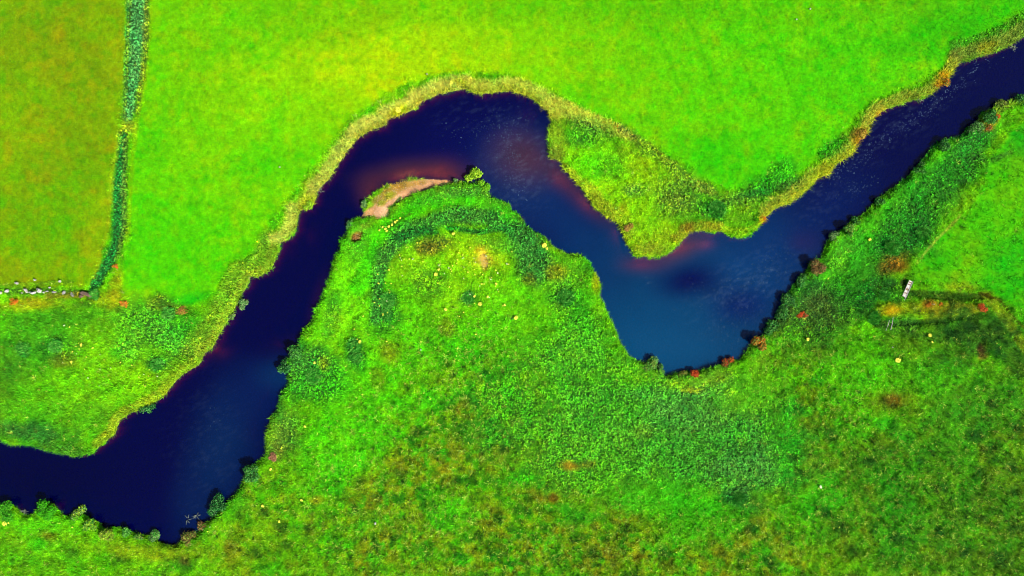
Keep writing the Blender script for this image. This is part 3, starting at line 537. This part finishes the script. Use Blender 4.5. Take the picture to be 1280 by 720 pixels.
# pale flecks drifting on the water
fx, fy = [], []
for (pts, wd, cnt) in [([(1010,235),(1070,205),(1110,170),(1150,145),(1190,110),(1240,70)],14,430),([(640,150),(636,200),(650,250)],16,150),([(880,380),(910,365),(950,345),(985,310)],26,230),([(880,360),(930,400),(900,430)],34,90),([(560,170),(610,160),(650,150)],26,110),([(1090,225),(1060,240)],16,60),([(810,345),(830,370)],8,14),([(250,560),(275,500)],20,10)]:
    for _ in range(cnt):
        i = random.randrange(len(pts)-1); u = random.random(); a, b = pts[i], pts[i+1]
        fx.append(a[0]+(b[0]-a[0])*u+random.gauss(0, wd*.5)); fy.append(a[1]+(b[1]-a[1])*u+random.gauss(0, wd*.4))
fx = np.array(fx); fy = np.array(fy); ok = samp(sdm.astype(np.float32), fx, fy) < -.5; fx, fy = fx[ok], fy[ok]
N = len(fx); ang = np.arange(6)/6*2*math.pi; rr = rng.uniform(.016, .048, (N, 1))*rng.uniform(.6, 1.4, (N, 6))
V = np.stack([((fx-640)/8)[:, None] + rr*np.cos(ang)*1.5, ((360-fy)/8)[:, None] + rr*np.sin(ang), np.full((N, 6), .006)], -1).reshape(-1, 3)
M_foam = mat_plain('foam', (.06, .11, .17), .7, .3, 5)
tag(link('foam_flecks', np_mesh('foam_flecks', V, np.arange(N*6).reshape(-1, 6), 6, M_foam)), 'pale flecks of foam drifting on the dark water', kind='stuff')
# loose gravel on the bar and on the bare patches
gx, gy = scatter(.16, (landm*(BARE > .45)).astype(np.float32)*.75, 33, 84, 48); N = len(gx); gr = rng.uniform(.02, .065, (N, 1)); oc = np.array([(1,0,0),(0,1,0),(-1,0,0),(0,-1,0),(0,0,.8),(0,0,-.8)], np.float32)
V = (oc[None]*gr[:, :, None]*rng.uniform(.6, 1.4, (N, 6, 1)) + np.stack([gx, gy, groundz(gx, gy) + .02], -1)[:, None, :]).reshape(-1, 3)
fo = np.array([(0,1,4),(1,2,4),(2,3,4),(3,0,4),(1,0,5),(2,1,5),(3,2,5),(0,3,5)]); fc = (fo[None] + 6*np.arange(N)[:, None, None]).reshape(-1, 3)
gcol = np.repeat(np.array([(.36,.28,.19),(.24,.17,.10),(.42,.36,.28),(.14,.10,.07)], np.float32)[rng.integers(0, 4, N)], 6, 0)
tag(link('gravel', np_mesh('gravel', V, fc, 3, M_blade, gcol)), 'small pebbles and gravel on the sand bar', kind='stuff')
#@THINGS
# ------------------------------------------------------------------ individual things
def empty(name, x, y, z, label, cat, group=None, rz=0):
    o = bpy.data.objects.new(name, None); scene.collection.objects.link(o); o.location = (x, y, z); o.rotation_euler.z = rz
    o.empty_display_size = .3; return tag(o, label, cat, group)
def unit(g_, n): v = g_.normal(0, 1, (n, 3)); return v/np.linalg.norm(v, axis=1)[:, None]
def foliage(name, lobes, n, size, pal, seed, flat=.35):
    """leaf-sized faces through the volume of overlapping lobes"""
    g_ = np.random.default_rng(seed); lo = np.array(lobes, float); wgt = lo[:, 3]**2; k = g_.choice(len(lo), n, p=wgt/wgt.sum())
    d = unit(g_, n); d[:, 2] = np.abs(d[:, 2])*1.0 - .25; r = (g_.random(n)**.45)*(1 + .22*np.sin(d[:, 0]*7+k)*np.cos(d[:, 1]*6-k))
    c = lo[k, :3] + d*(lo[k, 3]*r)[:, None]; c[:, 2] = np.maximum(c[:, 2], .05)
    nrm = d*.7 + unit(g_, n)*.9; nrm[:, 2] += flat; nrm /= np.linalg.norm(nrm, axis=1)[:, None]
    a = np.cross(nrm, unit(g_, n)); a /= np.linalg.norm(a, axis=1)[:, None]; b = np.cross(nrm, a); s = (size*g_.uniform(.6, 1.3, n))[:, None]
    V = np.stack([c - a*s, c + b*s*.45, c + a*s, c - b*s*.45], 1).reshape(-1, 3)
    p = np.array([alb(q) for q in pal]); ci = p[g_.integers(0, len(p), n)]*g_.uniform(.8, 1.9, (n, 1))
    return np_mesh(name, V, np.arange(n*4).reshape(-1, 4), 4, M_blade, np.repeat(ci, 4, 0))
M_bark = mat_plain('bark', (.09, .07, .05), .9, .3, 9)
def tubes(name, segs, mat, ns=6):
    """tapered tubes: each seg = list of (x, y, z, radius)"""
    V, Fc = [], []
    for sg in segs:
        b0 = len(V)
        for i, (x, y, z, r) in enumerate(sg):
            A = np.array(sg[max(0, i-1)][:3]); Bq = np.array(sg[min(len(sg)-1, i+1)][:3]); d = Bq - A; d /= np.linalg.norm(d) + 1e-9
            u = np.cross(d, (0.3, .9, .1)); u /= np.linalg.norm(u) + 1e-9; v = np.cross(d, u)
            for k in range(ns):
                a = 2*math.pi*k/ns; V.append(np.array((x, y, z)) + (u*math.cos(a) + v*math.sin(a))*r)
        for i in range(len(sg)-1):
            for k in range(ns): Fc.append((b0+i*ns+k, b0+i*ns+(k+1) % ns, b0+(i+1)*ns+(k+1) % ns, b0+(i+1)*ns+k))
    me = bpy.data.meshes.new(name); me.from_pydata([tuple(v) for v in V], [], Fc); me.update(); me.materials.append(mat); return me
def stems(lobes, seed):
    g_ = random.Random(seed); out = []
    for (dx, dy, dz, r) in lobes:
        for _ in range(3):
            tx, ty, tz = dx+g_.uniform(-.6, .6)*r, dy+g_.uniform(-.6, .6)*r, dz+r*.6
            out.append([(g_.uniform(-.08, .08), g_.uniform(-.08, .08), -.1, .045), (tx*.4, ty*.4, tz*.5, .03), (tx, ty, tz, .012)])
    return out
GS = [(70,160,40),(96,186,50),(40,118,36),(130,200,90)]; YGP = [(140,200,20),(170,216,40),(104,176,20),(186,214,60)]; DG = [(24,100,36),(40,130,44),(14,64,24),(96,170,84)]
OLP = [(130,160,50),(160,170,70),(90,140,40)]; BRN = [(150,110,60),(120,96,50),(100,130,50),(170,130,80)]; RED = [(230,70,30),(200,60,30),(170,90,30),(236,110,50)]; ORG = [(240,130,30),(216,96,20),(196,150,40)]; GRYP = [(110,170,80),(90,146,70),(50,116,50),(160,190,120)]
def shrub(px, py, w, pal, label, h=1.0, name='shrub', cat='shrub', group='shrubs along the river bank', lobes=None, n=None, seed=None, leaf=.11):
    x, y = P(px, py); seed = seed or int(px*7+py*13); g_ = random.Random(seed); z = max(gz1(x, y), 0.0)
    if lobes is None:
        r = w/2*.62; lobes = [(g_.uniform(-.3, .3)*w, g_.uniform(-.3, .3)*w, h*g_.uniform(.3, .6), r*g_.uniform(.7, 1.1)) for _ in range(5)]
    o = empty(name, x, y, z-.03, label, cat, group); area = sum(l[3]**2 for l in lobes)
    link('stem', tubes('stem', stems(lobes, seed), M_bark), o)
    link('foliage', foliage('foliage', lobes, n or int(min(3500, 260 + 1500*area)), leaf, pal, seed), o); return o
W_ = 'standing at the water\'s edge'
shrub(592,219,2.5,YGP,'round yellow-green shrub in the water off the tip of the sand bar, two joined lobes',lobes=[(.25,.3,.7,.85),(.75,.1,.5,.6),(-.85,-.45,.45,.6),(-.3,-.1,.5,.6),(.1,.7,.4,.5)],n=3200,leaf=.13,name='willow_shrub')
shrub(604,234,2.2,[(120,200,20),(80,180,20),(150,210,40)],'low bright green shrub on the bank just below the yellow-green island shrub',h=.8,name='willow_shrub')
shrub(454,255,1.2,GRYP,'small pale grey-green bush at the western end of the sand bar',h=.7)
shrub(570,227,1.0,GRYP,'small grey bush at the eastern end of the sand bar',h=.6)
shrub(440,279,2.0,DG+GRYP,'dark grey-green bush on the loop bank below the sand bar',h=.9)
shrub(303,381,1.5,GRYP,'small grey-green bush leaning out over the water on the north-west bank',h=.8)
shrub(290,396,1.1,GRYP+OLP,'tiny olive bush by the water, beside the grey-green bush on the north-west bank',h=.7)
shrub(184,510,2.4,DG,'dark green bush hanging over the deep water of the south-west bank',h=.7,lobes=[(-.9,-.2,.3,.6),(0,0,.4,.6),(.8,.3,.3,.5),(.2,-.5,.2,.4)])
shrub(273,632,3.6,DG,'tall dark green bush reaching out of the water by the southern bank',h=1.4,lobes=[(.2,1.6,.8,.55),(.0,.8,.9,.8),(-.4,.0,.8,.9),(-.9,-.9,.6,.8),(.7,-.1,.8,.8),(.4,1.1,.5,.6)],n=3000)
shrub(253,658,1.7,BRN,'round brown bush at the foot of the tall dark bush on the southern bank',h=.8)
shrub(235,673,2.6,BRN+OLP,'wide tan and brown bush where the southern bank turns',h=.7)
shrub(193,669,2.3,GS+GRYP,'spiky grey-green bush jutting into the river on the southern bank',h=1.1)
shrub(158,664,1.6,GS,'small mid-green bush between the two rounded yellow-green bushes and the spiky bush',h=.7)
shrub(138,664,2.6,OLP+YGP,'wide rounded olive bush on the southern bank',h=1.0)
shrub(116,656,2.1,YGP+GS,'rounded yellow-green bush with a bare twig on the southern bank',h=1.0)
shrub(97,642,2.3,GRYP+YGP,'grey-tipped green bush beside the gap in the southern bank',h=1.0)
shrub(175,671,1.6,OLP+GS,'small olive bush immediately left of the spiky grey-green bush',h=.7)
shrub(60,636,3.2,[(66,180,10),(80,190,20),(50,150,10)],'bright green pointed bush jutting into the river at the far lower left',h=.9)
shrub(10,638,3.2,[(66,176,20),(90,180,30),(50,150,20)],'bright green bush at the left edge of the picture by the river',h=.9)
shrub(1042,297,1.8,GRYP,'pale round bush over the water on the eastern bank, the lower of two',h=1.1)
shrub(1058,289,1.9,GS+OLP,'olive-green round bush on the eastern bank next to the pale bush',h=1.2)
shrub(1069,277,1.6,GS+DG,'green bush upstream of the pair of round bushes on the eastern bank',h=1.0)
shrub(1020,333,2.5,BRN,'brown bush on the eastern bank below the round bushes',h=1.1)
shrub(946,429,2.3,OLP+ORG,'yellowish bush with orange leaves on the south bank of the pool',h=1.1)
shrub(813,456,3.0,OLP+GS,'pale olive bush at the bottom corner of the pool',h=1.0)
shrub(826,462,1.6,GS+GRYP,'small grey-green bush to the right of the pale olive bush by the pool',h=.8)
shrub(910,454,2.0,BRN+RED,'rust-brown bush at the southern edge of the pool',h=.9)
shrub(853,468,1.4,OLP+[(150,120,50)],'small olive-brown bush left of the scarlet one at the pool edge',h=.7)
shrub(868,468,1.5,RED,'scarlet-leaved bush at the southern edge of the pool',h=.8)
shrub(1231,145,2.4,GS+DG,'grey-green bush overhanging the river below the orange plants at the upper right',h=1.1)
shrub(1216,161,2.6,GS+GRYP,'grey-green spreading bush on the bank at the upper right',h=1.1)
shrub(1252,134,2.4,OLP,'olive bush on the river bank near the right edge of the picture',h=.9)
shrub(1274,127,2.2,DG+GS,'dark bush at the right edge of the picture beside the river',h=1.0)
shrub(314,590,2.6,DG+GS,'speckled dark bush where the southern bank narrows the river',h=1.1)
shrub(357,458,2.2,DG,'dark bush on the point of the left bank of the loop',h=1.0)
shrub(372,440,2.4,DG+GS,'dark green bush a little inland of the bank point of the loop',h=.9)
shrub(386,257,1.6,YGP,'yellow-green tuft of brush on a small knob of the north-west bank',h=.8)
shrub(1180,101,1.7,ORG+OLP,'orange and yellow bush in the reed belt at the upper right',h=.8)
shrub(1075,170,1.8,[(206,160,60),(180,170,50)],'straw-orange bush in the reed belt at the bend of the bank',h=.8)
shrub(341,570,1.5,[(190,130,100),(160,120,80)],'small pinkish-brown bush on the right-hand bank below the speckled field',h=.6)
shrub(785,286,1.4,[(180,136,70),(190,170,60)],'pinkish tan bush on the west side of the grassy tongue',h=.6)
# dark cover along the shaded pool bank
for (a, b, t) in [(985,375,'upper'),(976,392,'middle'),(965,407,'lower')]:
    shrub(a, b, 2.8, DG+GS, 'dark leafy bush leaning over the shaded east side of the pool, the %s of three' % t, h=1.2)
for (a, b, t) in [(1000,352,'dark mixed bush just below the brown bush on the eastern bank'),(1101,250,'dark green bush on the steep bank upstream of the round bushes'),(1148,210,'dark green bush half way up the straight eastern reach'),(1176,182,'green bush on the straight eastern reach just below the grey-green spreading bush')]:
    shrub(a, b, 2.2, DG+GS, t, h=1.0)
# red and orange plants away from the water
def plant(px, py, w, pal, label, name='red_plant', cat='plant', h=.5, lf=.09, group='red and orange leaved plants'):
    x, y = P(px, py); g_ = random.Random(int(px*3+py)); z = gz1(x, y)
    lobes = [(0, 0, h*.35, w*.3)] + [(g_.uniform(-.3, .3)*w, g_.uniform(-.22, .22)*w, h*.35, w*g_.uniform(.18, .26)) for _ in range(7)]
    return tag(link(name, foliage(name, lobes, int(140+130*w*w), lf, pal, int(px+py*5), .6), None, (x, y, z)), label, cat, group)
plant(20,377,1.5,ORG,'bright orange leafy plant under the row of white stones')
plant(38,377,1.7,[(190,180,20),(160,180,20)],'yellow plant next to the orange one under the white stones',name='yellow_plant')
plant(156,380,1.4,ORG+[(220,150,60)],'orange plant by the corner of the meadow at the foot of the ditch')
plant(145,333,1.0,ORG+[(220,110,60)],'orange and yellow plant on the right edge of the ditch',h=.5)
plant(228,388,2.6,[(170,130,50),(180,110,60),(140,140,40)],'round patch of pinkish-brown plant at the lower edge of the meadow',h=.35)
plant(1000,393,1.5,RED,'scarlet plant between the dark bushes right of the pool'); plant(1006,394,1.0,RED+BRN,'small red-brown plant touching the scarlet plant right of the pool')
plant(1225,384,1.8,RED,'bright red plant at the right end of the low yellow bank')
plant(1158,381,1.0,ORG,'small orange plant on top of the low yellow bank',h=.35)
plant(1174,380,.7,ORG,'tiny orange plant right of the centre of the low yellow bank',h=.3)
plant(1244,147,1.1,ORG+RED,'orange-red plant behind the bushes at the upper right',h=.4); plant(1232,161,1.3,ORG+BRN,'rust plant below the grey-green bushes at the upper right',h=.4)
plant(954,272,.9,ORG+RED,'orange-red plant on the bank at the neck of the grassy tongue',h=.4)
plant(770,158,.8,ORG+YGP,'orange-yellow plant where the reed belt turns inland',h=.4)
plant(445,297,1.2,[(200,130,60),(190,150,90)],'rust-coloured plant beside the small bare patch below the sand bar',h=.3)
plant(640,398,.4,DG,'tiny dark green plant at the foot of the lone yellow flower tuft',name='weed',h=.2)
# flower tufts
M_petal = mat_plain('petal', np.array((.62, .60, .05)), .6, .15, 20); M_white = mat_plain('white_petal', (.5,.56,.3), .6, .1, 20)
def tuft_meshes(w, seed, nfl, mp):
    g_ = np.random.default_rng(seed); lf = foliage('leaves', [(0, 0, .08, w*.5)], 90, .07, [(90,180,20),(60,150,20),(120,190,30)], seed, .5)
    V, Fc = [], []
    for i in range(nfl):
        a = g_.uniform(0, 6.28); r = w*.5*math.sqrt(g_.random()); cx, cy, cz = r*math.cos(a), r*math.sin(a), .22 + .16*(1-r/w) + g_.uniform(-.04, .04)
        b0 = len(V); s = g_.uniform(.045, .085); V.append((cx, cy, cz+.02))
        for k in range(8): V.append((cx + s*(1 if k % 2 else .62)*math.cos(k*.785+a), cy + s*(1 if k % 2 else .62)*math.sin(k*.785+a), cz))
        for k in range(8): Fc.append((b0, b0+1+k, b0+1+(k+1) % 8))
    me = bpy.data.meshes.new('flowers'); me.from_pydata(V, [], Fc); me.update(); me.materials.append(mp); return lf, me
TM = [tuft_meshes(.62, 51, 60, M_petal), tuft_meshes(.36, 52, 24, M_petal), tuft_meshes(.24, 53, 12, M_petal), tuft_meshes(.26, 54, 14, M_white)]
def tuft(px, py, kind, label, group='yellow flower tufts in the rough grass', sc=1.0):
    x, y = P(px, py); o = empty('flower_tuft', x, y, gz1(x, y)+.05, label, 'flowers', group, rz=(px*1.7) % 6.28); o.scale = (sc, sc, 1)
    link('leaves', TM[kind][0], o); link('flowers', TM[kind][1], o); return o
for (a, b, k, sc, lb) in [(680,307,0,1.2,'largest yellow flower tuft, right on the bank of the loop by the dark rushes'),(684,311,1,1,'smaller yellow tuft touching the largest one on the bank of the loop'),(645,397,0,1.0,'lone bright yellow flower tuft right of the middle of the loop meadow'),
    (600,380,0,1.0,'wide yellow flower tuft in the middle of the loop meadow'),(593,370,1,1,'small yellow tuft just above the wide one in the loop meadow'),(567,292,1,1.3,'pale yellow flower tuft between the dark rush band and the inner meadow'),
    (545,343,0,.9,'cluster of yellow flowers beside dark stalks in the loop meadow'),(549,337,2,1.3,'yellow tuft touching the upper side of the flower cluster by dark stalks'),(557,387,1,1.2,'yellow tuft at the right end of a small bare streak'),
    (610,371,1,1,'small yellow tuft right of the wide one in the loop meadow'),(631,381,2,1.2,'little yellow tuft left of the lone bright tuft'),(451,427,1,1.3,'pale yellow tuft on top of a dark rush clump'),(394,453,1,1,'yellow tuft in the dark rushes near the left bank of the loop'),
    (479,393,1,1,'pale yellow tuft at the foot of the round rush clump'),(1121,450,0,1.3,'bright yellow-orange flower tuft below the pair of leaning poles'),(1161,419,0,.9,'pale yellow tuft between the low yellow bank and the dark hollow'),(1163,427,2,1,'tiny pale tuft directly below the pale yellow one near the dark hollow'),
    (1009,424,1,1.3,'yellow tuft below the scarlet plant'),(1086,300,1,1.2,'pale yellow tuft on the eastern bank among bushes'),(8,653,0,1.3,'yellow flower tuft at the left edge below the river'),(14,652,2,1,'small yellow tuft right of the one at the lower left edge'),
    (498,138,0,1.5,'wide bright yellow flower patch in the reeds near the top of the bend'),(510,129,1,1.3,'small yellow patch in the reeds above the wide one'),(564,104,1,1.4,'yellow patch in the reeds at the very top of the bend'),
    (340,586,1,1.2,'yellow tuft beside the pinkish-brown bush on the right-hand bank'),(330,631,1,1.2,'yellow tuft low in the dark grass left of the bottom'),(350,651,2,1.3,'tiny yellow tuft in the dark grass near the bottom edge'),(378,624,1,1.1,'orange-yellow tuft in the grass lower left of the loop'),
    (382,533,2,1.3,'tiny pale tuft in the bright grass of the lower loop'),(620,355,1,1,'small yellow tuft right below the sandy bare patch'),(104,431,1,1.2,'yellow tuft in the middle of the lower left ground'),(92,452,1,1,'orange-yellow tuft lower left, under the other yellow ones'),(1025,608,3,1.4,'white flower tuft in the dark tussock ground at the lower right')]:
    tuft(a, b, k, lb, sc=sc)
for (a, b) in [(501,273),(497,276),(494,278),(490,281),(486,283),(482,286),(479,284),(484,289),(475,288)]:
    tuft(a, b, 2 if a % 2 else 1, 'small yellow flower tuft in the line along the edge below the sand bar', 'line of yellow flowers below the sand bar')
g9 = random.Random(5)
for (cx, cy, rx, ry, nn) in [(575,330,60,30,34),(600,370,40,34,16),(480,360,14,40,12),(505,325,20,14,10),(615,350,16,26,10),(460,420,30,50,6)]:
    for _ in range(nn):
        a, b = cx + g9.gauss(0, .5)*rx, cy + g9.gauss(0, .5)*ry; k = g9.choice((2, 2, 2, 3))
        tuft(a, b, k, ('tiny yellow flower tuft scattered in the open grass of the river loop' if k == 2 else 'tiny whitish flower tuft scattered in the open grass of the river loop'), ('tiny yellow' if k == 2 else 'tiny whitish') + ' flowers scattered over the loop meadow', g9.uniform(.45, .8))
for (cx, cy, rx, ry, nn) in [(120,440,50,34,22),(170,470,50,30,14),(90,645,50,14,12),(230,665,40,10,10),(265,655,14,14,5)]:
    for _ in range(nn):
        a, b = cx + g9.gauss(0, .5)*rx, cy + g9.gauss(0, .5)*ry
        x, y = P(a, b)
        if gz1(x, y) < .15: continue
        k = g9.choice((2, 2, 3)); c_ = 'yellow' if k == 2 else 'whitish'; wh = 'above the river bend at the lower left' if cy < 600 else 'below the river at the lower left'
        tuft(a, b, k, 'tiny %s flower tuft on rough ground %s' % (c_, wh), 'tiny %s flowers %s' % (c_, wh), g9.uniform(.4, .75))
# rush clumps that stand out as round dark patches
def rush_clump(px, py, w, label, pal=((30,120,30),(56,156,40),(110,190,70)), h=.8):
    x, y = P(px, py); g_ = np.random.default_rng(int(px+py)); n_ = int(26 + 26*w*w); a = g_.uniform(0, 6.28, n_); r = w*.5*np.sqrt(g_.random(n_)); bx, by = r*np.cos(a), r*np.sin(a)
    bz = groundz(x+bx, y+by) - gz1(x, y); c = np.array([alb(q) for q in pal])[g_.integers(0, len(pal), n_)]*2.2
    me = blade_mesh('rush_clump', bx, by, bz, c, 11, .45*h, .95*h, .07, .1, .9, .25, seed=int(px))
    return tag(link('rush_clump', me, None, (x, y, gz1(x, y))), label, 'rushes', 'clumps of rush')
for (a, b, w, lb) in [(485,376,2.3,'round dark rush clump with a sharp upper edge in the loop meadow'),(444,432,2.2,'upper half of the tall dark rush patch on the left of the loop'),(445,447,2.0,'rush clump directly below the one with the yellow tuft'),(484,394,1.8,'rush clump directly under the round dark one'),
    (393,470,2.4,'rush clump at the bulge of the left bank of the loop'),(586,372,1.8,'small rush clump alone in the middle of the loop meadow'),(707,372,2.6,'speckled rush clump near the right bank of the loop'),
    (896,262,2.6,'dark green rush clump on the grassy tongue'),(198,455,1.8,'grey-green rush clump alone above the south-west bank'),(72,432,2.0,'rush clump with pale tips at the far left below the stones'),(32,437,2.2,'pale spiky rush clump near the left edge'),
    (922,622,2.2,'dark grey-green clump at the lower edge of the rush field'),(1152,292,2.2,'dark rush clump in the rank strip above the footbridge'),(1115,310,2.4,'dark clump of rush above the orange-brown ground'),
    (1104,368,1.8,'dark clump left of the footbridge'),(1092,398,2.0,'pale-tipped clump left of the leaning poles'),(212,392,2.0,'dark rush clump left of the pinkish-brown patch'),(120,368,1.6,'dark clump at the mouth of the ditch')]:
    rush_clump(a, b, w, lb)
# loose weeds in the water
M_twig = mat_plain('twig', (.16,.19,.13), .8, .3, 9)
def twigs(px, py, r, label, cat='branch', name='dead_branch', n=9, mat=M_twig, group='twigs rising from the water'):
    x, y = P(px, py); g_ = random.Random(int(px)); sg = []
    for _ in range(n):
        a = g_.uniform(0, 6.28); l = r*g_.uniform(.5, 1.1); zz = g_.uniform(.08, .4)
        sg.append([(0, 0, -.4, .035), (l*.4*math.cos(a), l*.4*math.sin(a), zz*.7, .028), (l*math.cos(a+.3), l*math.sin(a+.3), zz, .012)])
    return tag(link(name, tubes(name, sg, mat, 5), None, (x, y, 0)), label, cat, group)
twigs(233,650,.9,'bare grey twigs rising from the river, the left of two'); twigs(245,645,.7,'bare grey twigs rising from the river, the right of two')
twigs(400,238,.7,'pale twigs in the water under the north-west reeds'); twigs(1152,123,.7,'pale twigs trailing from the reeds at the upper right')

twigs(1267,60,.8,'twigs trailing from the bank at the top right'); twigs(30,640,.7,'twigs in the small inlet at the lower left')
# stones of the tumbled field wall
M_stone = mat_plain('limestone', (.30,.29,.26), .85, .25, 4); M_brown = mat_plain('brown_stone', (.10,.065,.045), .9, .3, 3); M_greyst = mat_plain('grey_stone', (.17,.17,.15), .9, .3, 4)
def stone(px, py, sx, sy, sz, mat, label, cat='stone', name='stone', group='pale stones of the tumbled wall', rz=0, up=.02):
    import bmesh
    bm = bmesh.new(); bmesh.ops.create_icosphere(bm, subdivisions=3, radius=1); g_ = random.Random(int(px*11+py)); ph = [g_.uniform(0, 6) for _ in range(4)]
    for v in bm.verts:
        q = v.co.copy(); k = 1 + .14*math.sin(q.x*3+ph[0]) + .12*math.sin(q.y*4+ph[1]) + .10*math.sin(q.z*5+q.x*3+ph[2]); m = max(abs(q.x), abs(q.y), abs(q.z)); k *= (1/m)**.5
        v.co = (q.x*k*sx*.8, q.y*k*sy*.8, q.z*k*sz)
    me = bpy.data.meshes.new(name); bm.to_mesh(me); bm.free(); me.materials.append(mat); x, y = P(px, py)
    o = link(name, me, None, (x, y, gz1(x, y) + sz*.5 + up)); o.rotation_euler.z = rz; return tag(o, label, cat, group)
for i, (a, b, sx, sy, sz, lb) in enumerate([(3,366,.24,.20,.25,'white stone at the very left edge of the picture'),(10,364,.34,.24,.3,'large white stone near the left edge, right of the one at the edge'),(22.5,354,.24,.22,.25,'lone white stone standing above the row of stones'),
    (34,363.5,.46,.20,.3,'long white stone at the left end of the main row'),(39.5,365.5,.30,.16,.25,'flat white stone just right of the long one'),(45,366,.38,.22,.3,'white stone in the middle of the main row, lowest of them'),(52,363.5,.34,.30,.35,'blocky white stone at the right of the main row'),
    (49,361.5,.18,.12,.2,'small white stone touching the upper side of the blocky one'),(56.5,365.5,.16,.12,.2,'small white stone right of the blocky one'),(60,364,.16,.13,.2,'last small white stone at the right end of the main row'),(45,350,.18,.15,.2,'small pale stone alone in the field above the main row'),
    (77,351.5,.24,.18,.22,'pale stone alone in the grass, far right of the row'),(64,359.5,.15,.13,.18,'tiny pale stone between the row and the lone stone on its right'),(28,366,.14,.1,.15,'tiny pale stone left of the long white stone')]):
    stone(a, b, sx, sy, sz, M_stone, lb, rz=i*.7, up=.16)
for i, (a, b, lb) in enumerate([(70,365,'grey stone half in the grass between the white row and the brown slab'),(82,366,'grey stone midway between the white stones and the brown slab'),(92,368,'grey stone close to the brown slab')]):
    stone(a, b, .4, .2, .2, M_greyst, lb, group='grey stones of the tumbled wall', rz=i, up=.1)
stone(110,367.5,.95,.34,.22,M_brown,'long brown stone slab over the mouth of the ditch','slab','stone_slab','stones at the ditch mouth',-.35,.30); stone(103.5,370,.4,.26,.2,M_brown,'smaller brown stone under the left end of the slab','stone','stone','stones at the ditch mouth',.2,.12)
stone(469,654,.20,.18,.16,M_stone,'small white stone in the dark grass at the lower middle','stone','stone','loose stones',0,.14)
stone(571,225,.34,.26,.3,M_greyst,'grey boulder between the sand bar and the island shrub','boulder','boulder','loose stones',0,.02)
for (a, b, lb) in [(526,437,'tiny white stone in the mottled grass of the loop'),(1115,434,'tiny pale stone above the yellow-orange flower tuft'),(1012,12,'tiny white stone near the top of the north meadow'),(995,25,'tiny white stone left of the other near the top of the north meadow'),(534,93,'tiny white stone on the meadow side of the reeds'),(350,209,'tiny white stone at the lower left of the north meadow')]:
    stone(a, b, .13, .11, .1, M_stone, lb, group='loose stones', up=.1)
# footbridge and leaning poles
def boxes(name, lst, mat, bev=.008):
    import bmesh
    bm = bmesh.new()
    for (cx, cy, cz, lx, ly, lz, rz) in lst:
        r = bmesh.ops.create_cube(bm, size=1); ca, sa = math.cos(rz), math.sin(rz)
        for v in r['verts']:
            x, y, z = v.co.x*lx, v.co.y*ly, v.co.z*lz; v.co = (cx + x*ca - y*sa, cy + x*sa + y*ca, cz + z)
    bmesh.ops.bevel(bm, geom=bm.edges[:], offset=bev, segments=1, affect='EDGES')
    me = bpy.data.meshes.new(name); bm.to_mesh(me); bm.free(); me.materials.append(mat); return me
M_wood = mat_plain('weathered_wood', (.36,.33,.28), .85, .35, 7, (.55,.52,.46)); M_wood2 = mat_plain('stained_wood', (.16,.11,.07), .9, .4, 7); M_grey = mat_plain('grey_wood', (.26,.25,.21), .9, .3, 6)
bx_, by_ = P(1133.2, 361); hd = math.atan2(21.5, 9.5)      # long axis of the bridge
fb = empty('footbridge', bx_, by_, .55, 'pale weathered plank footbridge with brown stains lying over the grassy drain', 'footbridge', None, hd)
g7 = random.Random(3); dk = []; st = []
for i in range(15):
    xx = -1.26 + i*.18
    if i in (3, 6, 7, 11, 13): st.append((xx, g7.uniform(-.02, .02), .1, .165, .54, .035, g7.uniform(-.03, .03)))
    else: dk.append((xx, g7.uniform(-.02, .02), .1 + g7.uniform(-.006, .006), .165, .58, .035, g7.uniform(-.03, .03)))
link('deck', boxes('deck', dk, M_wood), fb); tag(link('worn_plank', boxes('worn_plank', st, M_wood2), fb), 'dark stained planks of the deck')
for s_ in (-1, 1): link('side_rail', boxes('side_rail', [(0, s_*.30, .16, 2.75, .055, .08, 0)], M_wood), fb); link('beam', boxes('beam', [(0, s_*.2, -.0, 2.7, .09, .14, 0)], M_grey), fb)
link('end_post', boxes('end_post', [(-1.55, -.26, .15, .55, .05, .06, .1)], M_wood), fb)
for (xa, ya, xb, yb, lb) in [(1113.3,396,1110.4,412,'right one of two leaning grey poles below the low yellow bank'),(1109.5,400,1105.2,413,'left one of two leaning grey poles below the low yellow bank')]:
    x1, y1 = P(xa, ya); x2, y2 = P(xb, yb); z1 = gz1(x1, y1)
    tag(link('wooden_pole', tubes('wooden_pole', [[(0, 0, .45, .045), ((x2-x1)*.5, (y2-y1)*.5, .5, .055), (x2-x1, y2-y1, .4, .06)]], M_grey, 8), None, (x1, y1, z1)), lb, 'pole', 'leaning poles')
x1, y1 = P(1163, 380); tag(link('fence_post', boxes('fence_post', [(0, 0, .35, .09, .09, .9, .3)], M_wood), None, (x1, y1, gz1(x1, y1))), 'short pale post standing on the low yellow bank', 'post')
